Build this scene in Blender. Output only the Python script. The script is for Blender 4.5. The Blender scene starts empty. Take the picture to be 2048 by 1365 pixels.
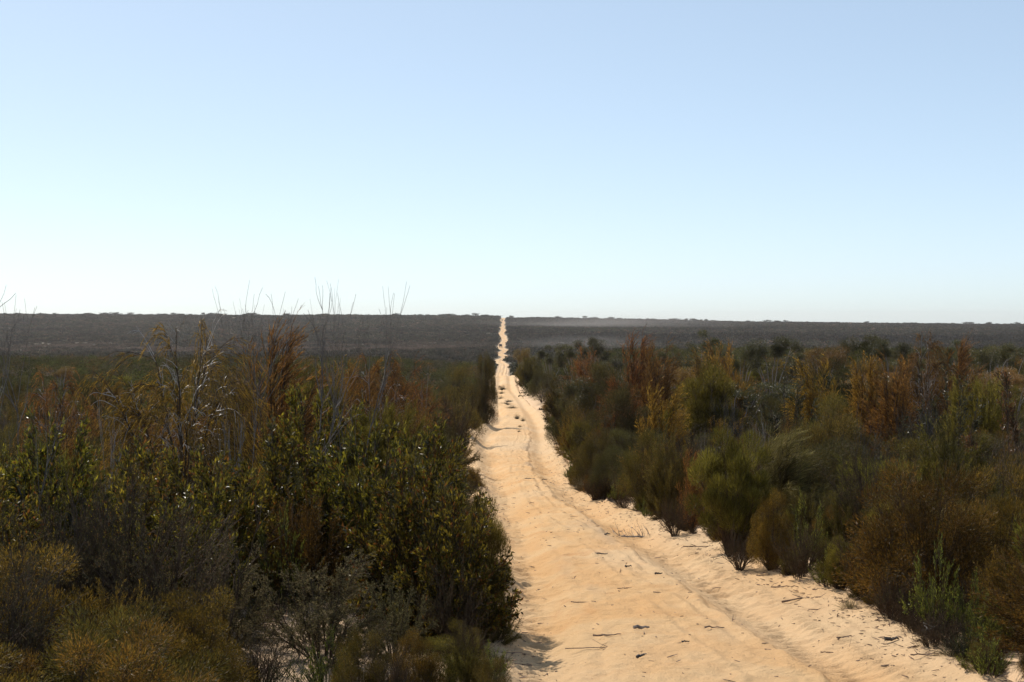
import bpy, math, random
import numpy as np
from mathutils import Vector

C = bpy.context.scene
COL = C.collection
PI = math.pi

# ------------------------------------------------------------------ camera
EYE = 3.2
PITCH = math.radians(0.80)
FPX = 3000.0
cam_d = bpy.data.cameras.new('camera')
cam = bpy.data.objects.new('camera', cam_d)
COL.objects.link(cam)
cam.location = (0, 0, EYE)
cam.rotation_euler = (PI / 2 - PITCH, 0, 0)
cam_d.sensor_width = 36.0
cam_d.lens = FPX / 2048 * 36.0
cam_d.clip_start = 0.1
cam_d.clip_end = 40000
C.camera = cam

# ------------------------------------------------------------------ sky, sun, exposure
SUN_AZ = math.radians(-40)      # measured from +Y (the view) towards +X
SUN_EL = math.radians(52)
w = bpy.data.worlds.new('World')
C.world = w
w.use_nodes = True
nt = w.node_tree
bg = nt.nodes['Background']
sky = nt.nodes.new('ShaderNodeTexSky')
sky.sky_type = 'NISHITA'
sky.sun_disc = False
sky.sun_elevation = SUN_EL
sky.sun_rotation = SUN_AZ
sky.altitude = 200
sky.air_density = 0.5
sky.dust_density = 0.8
sky.ozone_density = 0.0
gam = nt.nodes.new('ShaderNodeGamma'); gam.inputs[1].default_value = 0.57
nt.links.new(sky.outputs[0], gam.inputs[0]); wb = nt.nodes.new('ShaderNodeMix'); wb.data_type = 'RGBA'; wb.blend_type = 'MULTIPLY'; wb.inputs[0].default_value = 1.0     # the camera's white balance
wb.inputs[7].default_value = (.925, 1.01, 1.03, 1)
nt.links.new(gam.outputs[0], wb.inputs[6]); nt.links.new(wb.outputs[2], bg.inputs['Color'])
bg.inputs['Strength'].default_value = 0.135
sd = bpy.data.lights.new('sun', 'SUN')
sd.energy = 2.0
sd.angle = math.radians(0.55)
sd.color = (1.0, 0.93, 0.82)
sun = bpy.data.objects.new('sun', sd)
COL.objects.link(sun)
tosun = Vector((math.sin(SUN_AZ) * math.cos(SUN_EL), math.cos(SUN_AZ) * math.cos(SUN_EL), math.sin(SUN_EL)))
sun.rotation_euler = tosun.to_track_quat('Z', 'Y').to_euler()
sun.location = (-40, 30, 40)
C.view_settings.view_transform = 'Standard'
C.view_settings.look = 'None'
C.view_settings.exposure = 1.36
C.view_settings.gamma = 1.0

# ------------------------------------------------------------------ helpers: noise
def _h(ix, iy, seed):
    n = (ix.astype(np.int64) * 374761393 + iy.astype(np.int64) * 668265263 + seed * 2147483647) & 0xFFFFFFFF
    n = ((n ^ (n >> 13)) * 1274126177) & 0xFFFFFFFF
    n = n ^ (n >> 16)
    return (n & 0xFFFF) / 65535.0

def vnoise(x, y, seed=0):
    x = np.asarray(x, float); y = np.asarray(y, float)
    ix = np.floor(x); iy = np.floor(y)
    fx = x - ix; fy = y - iy
    fx = fx * fx * (3 - 2 * fx); fy = fy * fy * (3 - 2 * fy)
    a = _h(ix, iy, seed); b = _h(ix + 1, iy, seed); c = _h(ix, iy + 1, seed); d = _h(ix + 1, iy + 1, seed)
    return (a + (b - a) * fx) * (1 - fy) + (c + (d - c) * fx) * fy * 1.0

def fbm(x, y, octv=4, seed=0):
    s = 0; a = 0.5
    for i in range(octv):
        s = s + a * (vnoise(x * 2 ** i, y * 2 ** i, seed + i * 17) - 0.5) * 2
        a *= 0.5
    return s

def smooth(x, a, b):
    t = np.clip((np.asarray(x, float) - a) / (b - a), 0, 1)
    return t * t * (3 - 2 * t)

# ------------------------------------------------------------------ lie of the land
PR = np.array([(-60, -3.2), (0, -3.2), (12.8, -3.1), (15, -3.2), (20, -3.38), (25, -3.6), (30, -3.85), (36, -4.05), (40, -4.3),
               (46, -4.8), (60, -5.45), (80, -6.05), (110, -6.65), (150, -7.3), (200, -8.0), (240, -8.9), (262, -9.9),
               (350, -14.5), (450, -16.6), (520, -17.4), (700, -18.0), (950, -17.0), (1200, -13.2), (1500, -8.0),
               (1800, -2.6), (2000, 0.9), (2150, 2.0), (2400, -2), (3200, -20), (5000, -40), (30000, -60)], float)
_ly = np.linspace(-60, 5000, 20241)
_lz = np.interp(_ly, PR[:, 0], PR[:, 1])
def _gs(a, k):
    ker = np.hanning(k * 2 + 1); ker /= ker.sum()
    return np.convolve(np.pad(a, k, mode='edge'), ker, mode='valid')
_s1 = _gs(_lz, 10); _s2 = _gs(_lz, 80); _s3 = _gs(_lz, 500)
_w1 = smooth(_ly, 60, 140); _w2 = smooth(_ly, 450, 900)
_lz = (_s1 * (1 - _w1) + _s2 * _w1) * (1 - _w2) + _s3 * _w2
def prof(Y):
    return np.where(np.asarray(Y, float) < 4990, np.interp(Y, _ly, _lz), np.interp(Y, PR[:, 0], PR[:, 1])) + EYE

def hit(px, py, y0=6.0):
    """distance along Y at which the ray of a photo point meets the road profile"""
    ys = np.geomspace(y0, 2300, 6000)
    a = (682.5 - py) / FPX
    ct, st = math.cos(PITCH), math.sin(PITCH)
    zray = EYE + ys * (a * ct - st) / (ct + a * st)
    below = np.where(zray <= prof(ys))[0]
    return ys[below[0]] if len(below) else 2000.0
def wx(px, Y):
    return (px - 1024.0) / FPX * Y
def zpx(py, Y):
    a = (682.5 - py) / FPX
    ct, st = math.cos(PITCH), math.sin(PITCH)
    return EYE + Y * (a * ct - st) / (ct + a * st)

EDGE = [(1365, 990, 2010), (1300, 985, 1880), (1230, 975, 1760), (1160, 965, 1620), (1100, 965, 1490), (1050, 960, 1330),
        (1000, 956, 1200), (975, 952, 1160), (946, 946, 1142), (911, 944, 1120), (896, 934, 1108), (881, 936, 1101),
        (864, 962, 1099), (849, 980, 1098), (837, 984, 1095), (811, 986, 1056), (787, 985, 1036), (770, 986, 1032),
        (754.5, 989, 1030), (749, 994, 1011), (739, 995, 1010), (717, 998, 1011), (694, 1000, 1010), (673, 1001, 1010), (659, 1001, 1009),
        (645, 1003, 1009), (638, 1003, 1009)]
_ey = []; _el = []; _er = []
for py, l, r in EDGE:
    Y = hit(0, py)
    if _ey and Y <= _ey[-1] + 0.5: continue
    _ey.append(Y); _el.append(wx(l, Y)); _er.append(wx(r, Y))
_ey = np.array([-60, 4] + _ey + [4000.0]); _el = np.array([-1.0, -0.35] + _el + [_el[-1] * 2]); _er = np.array([4.4, 4.35] + _er + [_er[-1] * 2])
def edge_l(Y): return np.interp(Y, _ey, _el) + 0.10 * fbm(np.asarray(Y) * 0.7, 0.3 + 0 * np.asarray(Y), 3, 5) * smooth(Y, 10, 14)
def edge_r(Y): return np.interp(Y, _ey, _er) + 0.16 * fbm(np.asarray(Y) * 0.6, 9.3 + 0 * np.asarray(Y), 3, 8)
def wheel(tab):
    ys = [hit(0, p) for p, _ in tab]; xs = [wx(x, y) for (p, x), y in zip(tab, ys)]
    return np.array([-60.0] + ys), np.array([xs[0]] + xs)
WR = wheel([(1365, 1770), (1300, 1640), (1200, 1480), (1100, 1325), (1050, 1245), (1000, 1160), (950, 1100), (920, 1086), (895, 1080), (880, 1084), (850, 1074), (825, 1058), (800, 1040), (780, 1022), (756, 1019)])
WL = wheel([(1365, 1060), (1300, 1072), (1200, 1062), (1150, 1050), (1050, 1025), (1000, 1008), (950, 990), (905, 970), (880, 972), (860, 988), (840, 998), (800, 996), (756, 1001)])
def wheel_r(Y):
    Y = np.asarray(Y, float); far = (edge_l(Y) * 0.28 + edge_r(Y) * 0.72)
    f = smooth(Y, 200, 260); return np.interp(Y, *WR) * (1 - f) + far * f
def wheel_l(Y):
    Y = np.asarray(Y, float); far = (edge_l(Y) * 0.74 + edge_r(Y) * 0.26)
    f = smooth(Y, 200, 260); return np.interp(Y, *WL) * (1 - f) + far * f

def weave(Y):           # the track snakes a little on the far slope
    Y = np.asarray(Y, float)
    return smooth(Y, 420, 600) * (1.2 * np.sin(Y / 34.0 + 2 * np.sin(Y / 121.0)) + .45 * np.sin(Y / 19.0 + 1.0))

def base(X, Y):
    X = np.asarray(X, float); Y = np.asarray(Y, float)
    z = prof(Y)
    d = X - 0.5 * (np.interp(Y, _ey, _el) + np.interp(Y, _ey, _er))
    L = .5 * smooth(-d, 1.9, 4.5) + .5 * smooth(-d, 4, 22); R = .5 * smooth(d, 1.9, 4.5) + .5 * smooth(d, 4, 20)
    z = z + L * np.interp(Y, [0, 30, 45, 70, 120, 230, 300, 450, 560], [0, .15, .7, 1.2, 1.5, 1.9, 2.6, 1.2, 0])
    z = z + R * np.interp(Y, [0, 30, 45, 60, 88, 120, 200, 300, 450, 560], [0, .15, .7, 1.3, 2.3, 2.7, 3.2, 3.4, 1.2, 0])
    far = smooth(Y, 1100, 2000)
    z = z + far * np.interp(X, [-1200, -700, -30, 0, 30, 300, 700, 1300], [7, 5.6, 3.0, 0.2, 0.5, -4.0, -8.5, -12])
    away = np.minimum(smooth(np.abs(d), 3, 10), 1)
    z = z + away * (0.18 * fbm(X / 6.0, Y / 6.0, 3, 3) + 1.3 * fbm(X / 160.0, Y / 160.0, 3, 4) * smooth(Y, 300, 800))
    return z
def gz(x, y): return float(base(np.array([x]), np.array([y]))[0])

# ------------------------------------------------------------------ materials
def newmat(name):
    m = bpy.data.materials.new(name); m.use_nodes = True
    n = m.node_tree.nodes; n.clear()
    out = n.new('ShaderNodeOutputMaterial')
    return m, m.node_tree, out
def N(t, kind, **kw):
    n = t.nodes.new(kind)
    for k, v in kw.items():
        if k in n.inputs: n.inputs[k].default_value = v
        else: setattr(n, k, v)
    return n
def mixc(t, a, b, f, mode='MIX'):
    m = t.nodes.new('ShaderNodeMix'); m.data_type = 'RGBA'; m.blend_type = mode
    for sock, v in ((0, f), (6, a), (7, b)):
        if hasattr(v, 'links') or isinstance(v, bpy.types.NodeSocket): t.links.new(v, m.inputs[sock])
        else: m.inputs[sock].default_value = v if sock == 0 else (*v, 1)
    return m.outputs[2]
def ramp(t, src, p0, p1):
    r = t.nodes.new('ShaderNodeMapRange'); r.inputs[1].default_value = p0; r.inputs[2].default_value = p1
    r.interpolation_type = 'SMOOTHSTEP'
    t.links.new(src, r.inputs[0]); return r.outputs[0]
def noise(t, scale, detail=4, rough=.6, dist=0, vec=None):
    n = N(t, 'ShaderNodeTexNoise'); n.inputs['Scale'].default_value = scale; n.inputs['Detail'].default_value = detail
    n.inputs['Roughness'].default_value = rough; n.inputs['Distortion'].default_value = dist
    if vec is not None: t.links.new(vec, n.inputs['Vector'])
    return n.outputs[0]

def mathn(t, op, a, b):
    m = t.nodes.new('ShaderNodeMath'); m.operation = op
    for i, v in enumerate((a, b)):
        if isinstance(v, bpy.types.NodeSocket): t.links.new(v, m.inputs[i])
        else: m.inputs[i].default_value = v
    return m.outputs[0]

SAND_A = (0.575, 0.342, 0.155); SAND_B = (0.60, 0.395, 0.205); SAND_C = (0.51, 0.265, 0.108); SAND_P = (0.60, 0.43, 0.262)
def sand_color(t, pos):
    big = ramp(t, noise(t, 0.55, 5, .6, .4, pos), 0.40, 0.62)
    c = mixc(t, SAND_A, SAND_B, big)
    c = mixc(t, c, SAND_C, mathn(t, 'MULTIPLY', ramp(t, noise(t, 1.3, 8, .7, .6, pos), 0.50, 0.70), 0.6))
    c = mixc(t, c, (0.38, 0.22, 0.11), mathn(t, 'MULTIPLY', ramp(t, noise(t, 30, 5, .8, 0, pos), 0.56, 0.68), 0.7))
    c = mixc(t, c, (0.70, 0.48, 0.28), mathn(t, 'MULTIPLY', ramp(t, noise(t, 95, 2, .7, 0, pos), 0.52, 0.70), 0.35))
    return c
def make_sand():
    m, t, out = newmat('sand')
    geo = N(t, 'ShaderNodeNewGeometry')
    pos = geo.outputs['Position']
    c = sand_color(t, pos)
    at = N(t, 'ShaderNodeAttribute'); at.attribute_name = 'pale'
    c = mixc(t, c, SAND_P, mathn(t, 'MULTIPLY', at.outputs['Fac'], 0.75))
    ao = N(t, 'ShaderNodeAttribute'); ao.attribute_name = 'scarp_shade_and_strip'     # shade of the crown's rut scarps put into colour, plus brown far centre strip
    c = mixc(t, c, (0.42, 0.30, 0.19), mathn(t, 'MULTIPLY', ao.outputs['Fac'], 0.7))
    p = N(t, 'ShaderNodeBsdfPrincipled'); p.inputs['Roughness'].default_value = .95
    p.inputs['Specular IOR Level'].default_value = .15
    t.links.new(c, p.inputs['Base Color'])
    b = N(t, 'ShaderNodeBump'); b.inputs['Strength'].default_value = .9; b.inputs['Distance'].default_value = .05
    h = mathn(t, 'ADD', noise(t, 9, 8, .72, .2, pos), mathn(t, 'MULTIPLY', noise(t, 45, 4, .7, 0, pos), .4))
    t.links.new(h, b.inputs['Height']); t.links.new(b.outputs[0], p.inputs['Normal'])
    t.links.new(p.outputs[0], out.inputs['Surface'])
    return m
def make_ground():
    m, t, out = newmat('heath_ground')
    geo = N(t, 'ShaderNodeNewGeometry'); pos = geo.outputs['Position']
    sand = mixc(t, sand_color(t, pos), (0.60, 0.47, 0.35), 0.5)
    at = N(t, 'ShaderNodeAttribute'); at.attribute_name = 'heath'
    fa = N(t, 'ShaderNodeAttribute'); fa.attribute_name = 'far'
    n1 = ramp(t, noise(t, 2.2, 6, .65, .3, pos), .36, .60)
    n2 = ramp(t, noise(t, 26, 4, .7, 0, pos), .42, .62)
    litter = mixc(t, (0.07, 0.055, 0.04), (0.20, 0.155, 0.12), n2)
    f = mathn(t, 'MULTIPLY', at.outputs['Fac'], mathn(t, 'ADD', mathn(t, 'MULTIPLY', n1, .6), .35))
    c = mixc(t, sand, litter, f)
    cover = mixc(t, (0.06, 0.055, 0.04), (0.12, 0.10, 0.07), ramp(t, noise(t, .05, 6, .7, .2, pos), .4, .62))
    c = mixc(t, c, cover, fa.outputs['Fac'])
    p = N(t, 'ShaderNodeBsdfPrincipled'); p.inputs['Roughness'].default_value = .97
    p.inputs['Specular IOR Level'].default_value = .1
    t.links.new(c, p.inputs['Base Color'])
    b = N(t, 'ShaderNodeBump'); b.inputs['Strength'].default_value = .6; b.inputs['Distance'].default_value = .04
    t.links.new(noise(t, 18, 5, .7, 0, pos), b.inputs['Height']); t.links.new(b.outputs[0], p.inputs['Normal'])
    t.links.new(p.outputs[0], out.inputs['Surface'])
    return m
def make_leafmat(name, rough, spec, trans):
    m, t, out = newmat(name)
    at = N(t, 'ShaderNodeAttribute'); at.attribute_name = 'col'
    oi = N(t, 'ShaderNodeObjectInfo')
    hs = N(t, 'ShaderNodeHueSaturation')
    mr = N(t, 'ShaderNodeMapRange'); mr.inputs[3].default_value = .72; mr.inputs[4].default_value = 1.28
    t.links.new(oi.outputs['Random'], mr.inputs[0]); t.links.new(mr.outputs[0], hs.inputs['Value'])
    fr = N(t, 'ShaderNodeMath'); fr.operation = 'FRACT'
    t.links.new(mathn(t, 'MULTIPLY', oi.outputs['Random'], 7.31), fr.inputs[0])
    mh = N(t, 'ShaderNodeMapRange'); mh.inputs[3].default_value = .485; mh.inputs[4].default_value = .512
    t.links.new(fr.outputs[0], mh.inputs[0]); t.links.new(mh.outputs[0], hs.inputs['Hue'])
    t.links.new(at.outputs['Color'], hs.inputs['Color'])
    p = N(t, 'ShaderNodeBsdfPrincipled'); p.inputs['Roughness'].default_value = rough
    p.inputs['Specular IOR Level'].default_value = spec
    t.links.new(hs.outputs[0], p.inputs['Base Color'])
    tr = N(t, 'ShaderNodeBsdfTranslucent'); t.links.new(hs.outputs[0], tr.inputs['Color'])
    mx = N(t, 'ShaderNodeMixShader'); mx.inputs[0].default_value = trans
    t.links.new(p.outputs[0], mx.inputs[1]); t.links.new(tr.outputs[0], mx.inputs[2])
    t.links.new(mx.outputs[0], out.inputs['Surface'])
    return m
def make_wood(name, c1, c2, rough=.8, spec=.3, scale=9):
    m, t, out = newmat(name)
    geo = N(t, 'ShaderNodeTexCoord')
    mp = N(t, 'ShaderNodeMapping'); mp.inputs['Scale'].default_value = (3, 3, .7)
    t.links.new(geo.outputs['Object'], mp.inputs[0])
    n = noise(t, scale, 5, .7, .3, mp.outputs[0])
    p = N(t, 'ShaderNodeBsdfPrincipled'); p.inputs['Roughness'].default_value = rough; p.inputs['Specular IOR Level'].default_value = spec
    t.links.new(mixc(t, c1, c2, ramp(t, n, .35, .65)), p.inputs['Base Color'])
    b = N(t, 'ShaderNodeBump'); b.inputs['Strength'].default_value = .5; b.inputs['Distance'].default_value = .01
    t.links.new(n, b.inputs['Height']); t.links.new(b.outputs[0], p.inputs['Normal'])
    t.links.new(p.outputs[0], out.inputs['Surface'])
    return m
def make_plain(name, c, rough=.5, spec=.5, metal=0):
    m, t, out = newmat(name)
    geo = N(t, 'ShaderNodeTexCoord')
    n = noise(t, 3, 4, .6, 0, geo.outputs['Object'])
    p = N(t, 'ShaderNodeBsdfPrincipled'); p.inputs['Roughness'].default_value = rough; p.inputs['Specular IOR Level'].default_value = spec
    p.inputs['Metallic'].default_value = metal
    t.links.new(mixc(t, c, tuple(v * .8 for v in c), n), p.inputs['Base Color'])
    t.links.new(p.outputs[0], out.inputs['Surface'])
    return m
M = dict(
    sand=make_sand(), ground=make_ground(),
    leaf=make_leafmat('waxy_leaf', .33, .4, .5), blade=make_leafmat('fine_needle', .5, .18, .45),
    dull=make_leafmat('dull_leaf', .8, .08, .35), far=make_leafmat('heath_foliage', .8, .08, .3),
    stem=make_wood('brown_bark', (.042, .028, .018), (.095, .064, .042), .8, .12),
    grey=make_wood('silver_dead_wood', (.12, .10, .085), (.27, .24, .21), .42, .5),
    glint=make_wood('silver_twig', (.22, .19, .16), (.42, .38, .34), .35, .6), twig=make_wood('sapling_bark', (.06, .048, .04), (.14, .115, .095), .6, .4),
    dark=make_wood('charred_wood', (.018, .015, .014), (.06, .05, .045), .6, .4),
    bark=make_wood('pale_bark', (.12, .095, .08), (.26, .22, .19), .6, .4),
    litter=make_wood('dry_litter', (.10, .06, .04), (.26, .18, .13), .8, .3),
    paint_d=make_plain('dusty_dark_paint', (.05, .05, .055), .5), paint_l=make_plain('dusty_white_paint', (.62, .60, .58), .5),
    glass=make_plain('dark_glass', (.02, .022, .025), .15), rubber=make_plain('rubber', (.02, .02, .02), .9),
)

# ------------------------------------------------------------------ mesh building
class MB:
    def __init__(s): s.v = []; s.f = []; s.c = []; s.n = 0
    def add(s, V, F, col=None):
        V = np.asarray(V, np.float32).reshape(-1, 3); F = np.asarray(F, np.int64).reshape(-1, 3)
        s.v.append(V); s.f.append(F + s.n); s.n += len(V)
        if col is None: col = np.full((len(F), 3), .1)
        s.c.append(np.broadcast_to(np.asarray(col, np.float32), (len(F), 3)))
    def mesh(s, name, mat, smooth_=False, color=True):
        V = np.concatenate(s.v); F = np.concatenate(s.f).astype(np.int32)
        me = bpy.data.meshes.new(name)
        me.vertices.add(len(V)); me.vertices.foreach_set('co', V.ravel())
        me.loops.add(len(F) * 3); me.loops.foreach_set('vertex_index', F.ravel())
        me.polygons.add(len(F)); me.polygons.foreach_set('loop_start', np.arange(0, len(F) * 3, 3, dtype=np.int32))
        try: me.polygons.foreach_set('loop_total', np.full(len(F), 3, np.int32))
        except Exception: pass
        me.polygons.foreach_set('use_smooth', np.full(len(F), smooth_, bool))
        if color:
            a = me.attributes.new('col', 'FLOAT_COLOR', 'FACE')
            cc = np.ones((len(F), 4), np.float32); cc[:, :3] = np.concatenate(s.c)
            a.data.foreach_set('color', cc.ravel())
        me.materials.append(mat)
        me.update(calc_edges=True)
        return me
def nrm(a): return a / np.maximum(np.linalg.norm(a, axis=-1, keepdims=True), 1e-9)
def rdir(rng, n): return nrm(rng.normal(size=(n, 3)))
def perp(rng, D):
    return nrm(np.cross(D, rdir(rng, len(D))))

def tubes(mb, paths, radii, sides=3, col=None):
    """paths (n,k,3), radii (n,k)"""
    paths = np.asarray(paths, float); n, k, _ = paths.shape
    T = np.gradient(paths, axis=1); T = nrm(T)
    ref = np.tile(np.array([0.31, 0.2, 0.93]), (n, 1)); al = np.abs((T[:, 0] * ref).sum(-1)) > .97
    ref[al] = (1, 0, 0.1)
    U = nrm(np.cross(T, ref[:, None, :])); W = np.cross(T, U)
    ang = np.arange(sides) * 2 * PI / sides
    ring = paths[:, :, None, :] + np.asarray(radii)[:, :, None, None] * (np.cos(ang)[None, None, :, None] * U[:, :, None, :] + np.sin(ang)[None, None, :, None] * W[:, :, None, :])
    idx = np.arange(n * k * sides).reshape(n, k, sides)
    a = idx[:, :-1, :]; b = idx[:, 1:, :]; a2 = np.roll(a, -1, 2); b2 = np.roll(b, -1, 2)
    F = np.concatenate([np.stack([a, a2, b2], -1).reshape(-1, 3), np.stack([a, b2, b], -1).reshape(-1, 3)])
    if sides > 3:   # end caps for thick wood
        for e in (0, k - 1):
            r = idx[:, e, :]
            for j in range(1, sides - 1): F = np.concatenate([F, np.stack([r[:, 0], r[:, j], r[:, j + 1]], -1)])
    mb.add(ring, F, col)
def blades(mb, P, D, L, W, rng, col, bend=0.0):
    """two-triangle bent needles"""
    n = len(P); S = perp(rng, D); L = np.broadcast_to(L, n)[:, None]; W = np.broadcast_to(W, n)[:, None]
    V = np.stack([P - S * W / 2, P + S * W / 2, P + D * L], 1)
    mb.add(V, np.arange(n * 3).reshape(n, 3), col)
def leaves(mb, P, D, L, W, rng, col, fold=.25):
    n = len(P); S = perp(rng, D); Nn = np.cross(D, S)
    L = np.broadcast_to(L, n)[:, None]; W = np.broadcast_to(W, n)[:, None]
    m = P + D * L * .5
    V = np.stack([P, m - S * W / 2 + Nn * W * fold, P + D * L, m + S * W / 2 + Nn * W * fold], 1)
    i = np.arange(n)[:, None] * 4
    F = np.concatenate([i + [0, 1, 2], i + [0, 2, 3]])
    mb.add(V, F, np.concatenate([col, col]) if np.ndim(col) == 2 else col)
def palette(rng, n, cols, probs, jit=.18):
    cols = np.array(cols); k = rng.choice(len(cols), n, p=np.array(probs) / sum(probs))
    return np.clip(cols[k] * (1 + rng.normal(size=(n, 1)) * jit), .004, .9)

def fan_stems(rng, n, H, R, k=6, base_r=.1, dome=(.7, 1), flat=.0, wob=.03, maxth=62, hp=1.15):
    th = np.radians(maxth) * rng.random(n) ** .5; ph = rng.random(n) * 2 * PI
    s = rng.uniform(dome[0], dome[1], n)
    tip = np.stack([np.sin(th) / math.sin(math.radians(maxth)) * R * np.cos(ph), np.sin(th) / math.sin(math.radians(maxth)) * R * np.sin(ph),
                    H * (flat + (1 - flat) * np.cos(th * 1.05))], -1) * s[:, None]
    b = np.stack([np.cos(ph), np.sin(ph), np.zeros(n)], -1) * base_r * rng.random((n, 1))
    t = np.linspace(0, 1, k)[None, :, None]
    P = b[:, None] + (tip - b)[:, None] * np.concatenate([t ** hp, t ** hp, t], -1)
    w = rng.normal(size=(n, k, 3)) * wob; w[:, 0] = 0
    return P + np.cumsum(w, 1) * .6 * np.linspace(0, 1, k)[None, :, None]
def at_path(P, i, t):
    k = P.shape[1]; x = np.clip(t * (k - 1), 0, k - 1.001); a = x.astype(int); f = (x - a)[:, None]
    p = P[i, a] * (1 - f) + P[i, a + 1] * f
    return p, nrm(P[i, a + 1] - P[i, a])
def twigs_on(rng, P, n, t0, t1, Lr, up=.4, rnd=.4, out=.2, k=4, droop=0.0, wind=0.0):
    i = rng.integers(0, len(P), n); t = rng.uniform(t0, t1, n)
    p, d = at_path(P, i, t)
    o = p * [1, 1, 0]; o = nrm(o + 1e-6)
    D = nrm(d + np.array([0, 0, up]) + rdir(rng, n) * rnd + o * out)
    L = rng.uniform(Lr[0], Lr[1], n)[:, None, None]
    s = np.linspace(0, 1, k)[None, :, None]
    Q = p[:, None] + D[:, None] * L * s
    Q = Q + np.array([wind, 0, -droop]) * L * s * s
    return Q
def foliage_on(rng, Q, per, rnd, t0=.15):
    n = len(Q) * per; i = np.repeat(np.arange(len(Q)), per); t = rng.uniform(t0, 1, n)
    p, d = at_path(Q, i, t)
    return p, nrm(d + rdir(rng, n) * rnd), i

# every prototype: (H0, R0, [(part name, mesh), ...])
PROTO = {}
def proto(key, H0, R0, parts):
    hs = []; rs = []
    for _, me in parts:
        v = np.empty(len(me.vertices) * 3, np.float32); me.vertices.foreach_get('co', v); v = v.reshape(-1, 3)
        hs.append(np.percentile(v[:, 2], 99.3)); rs.append(np.percentile(np.hypot(v[:, 0], v[:, 1]), 97))
    PROTO.setdefault(key, []).append((float(max(hs)), float(max(rs)), parts))

BROWN = [(.165, .094, .016), (.115, .070, .014), (.22, .130, .020), (.09, .070, .015)]
OLIVE = [(.102, .082, .017), (.130, .100, .019), (.072, .062, .016), (.16, .105, .018)]
GREEN = [(.150, .122, .020), (.115, .098, .018), (.20, .165, .026), (.10, .078, .018)]
DARK = [(.070, .062, .019), (.090, .070, .019), (.050, .050, .018)]
RUSS = [(.30, .130, .028), (.19, .088, .022), (.40, .20, .04), (.12, .07, .02)]
OCHRE = [(.32, .165, .024), (.23, .12, .02), (.38, .21, .035), (.13, .08, .016)]
LEAFY = [(.075, .066, .012), (.21, .165, .016), (.115, .095, .013), (.17, .075, .014), (.042, .038, .012)]
LEAFP = [3, 3, 3, 1.5, 2.5]
GREYG = [(.14, .120, .055), (.19, .155, .075), (.095, .085, .035), (.11, .08, .04)]
def mk_broom(key, pal, seed, H=1.5, R=.9, ns=85, nt=1300, per=17, L=(.024, .062), wind=0.0, up=.12, t0=.40, w=.007, rnd=.7, out=.55, stem='stem', droop=0.0, dome=(.74, 1), probs=None):
    ns = int(ns * 1.5); nt = int(nt * 2.8); L = (L[0] * .75, L[1] * .8)
    rng = np.random.default_rng(seed)
    S = fan_stems(rng, ns, H, R, k=7, dome=dome, maxth=78, hp=1.0)
    mb = MB(); tubes(mb, S, np.linspace(.007, .0016, 7)[None].repeat(ns, 0) * rng.uniform(.6, 1.3, (ns, 1)))
    Q = twigs_on(rng, S, nt, t0, 1, (.10, .26), up=up, rnd=.7, out=out, wind=wind, droop=droop)
    tubes(mb, Q, np.linspace(.0016, .001, 4)[None].repeat(nt, 0))
    p, d, i = foliage_on(rng, Q, per, rnd)
    fb = MB(); cc = palette(rng, len(p), pal, probs or [3, 2, 1.5, 1.5][:len(pal)])
    qn = fbm(Q[:, 1, 0] * 3.2 + seed, Q[:, 1, 1] * 3.2 + Q[:, 1, 2] * 2.7, 2, seed)
    cc = cc * (0.9 + .9 * qn + .25 * rng.random(len(Q)))[i][:, None]
    blades(fb, p, d, rng.uniform(L[0], L[1], len(p)), rng.uniform(w * .7, w * 1.4, len(p)), rng, cc)
    proto(key, H, R, [('stems', mb.mesh('stems', M[stem])), ('foliage', fb.mesh('foliage', M['blade']))])
def mk_dome(key, pal, seed, H=1.5, R=.95, ncl=46, cr=(.14, .27), per=680, L=(.024, .055), w=.0072, probs=None, inner=.6, maxth=80, up=.35, flat=.1, stem='stem'):
    """rounded crown of many soft tufts of needles carried on bare fanning stems"""
    rng = np.random.default_rng(seed)
    S = fan_stems(rng, ncl, H * .93, R * .86, k=7, dome=(inner, 1), maxth=maxth, hp=1.0, flat=flat)
    mb = MB(); tubes(mb, S, np.linspace(.0095, .003, 7)[None].repeat(ncl, 0) * rng.uniform(.6, 1.3, (ncl, 1)))
    X_ = fan_stems(rng, ncl, H * .8, R * .75, k=6, dome=(.5, 1), maxth=maxth - 8)
    tubes(mb, X_, np.linspace(.008, .0022, 6)[None].repeat(ncl, 0))
    c = S[:, -1] ; rad = rng.uniform(cr[0], cr[1], ncl) * R
    nt = ncl * 12
    i = np.repeat(np.arange(ncl), 12); d = nrm(rdir(rng, nt) + [0, 0, .4]); s_ = np.linspace(0, 1, 3)[None, :, None]
    tubes(mb, S[i, -2][:, None] + (c[i] + d * rad[i][:, None] * .8 - S[i, -2])[:, None] * s_, np.linspace(.0018, .001, 3)[None].repeat(nt, 0))
    n = ncl * per; i = np.repeat(np.arange(ncl), per)
    d = rdir(rng, n); q = rng.random(n) ** .42
    off = d * q[:, None] * rad[i][:, None] * np.array([1, 1, .78])
    P = c[i] + off
    D = nrm(d * .9 + rdir(rng, n) * .6 + nrm(c[i] * [1, 1, .5]) * .5 + np.array([0, 0, up]))
    fb = MB(); cc = palette(rng, n, pal, probs or [3, 2, 1.5, 1.5][:len(pal)]) * rng.uniform(.55, 1.35, ncl)[i][:, None]
    blades(fb, P, D, rng.uniform(L[0], L[1], n), rng.uniform(w * .7, w * 1.4, n), rng, cc)
    proto(key, H, R, [('stems', mb.mesh('stems', M[stem])), ('foliage', fb.mesh('foliage', M['blade']))])
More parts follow.
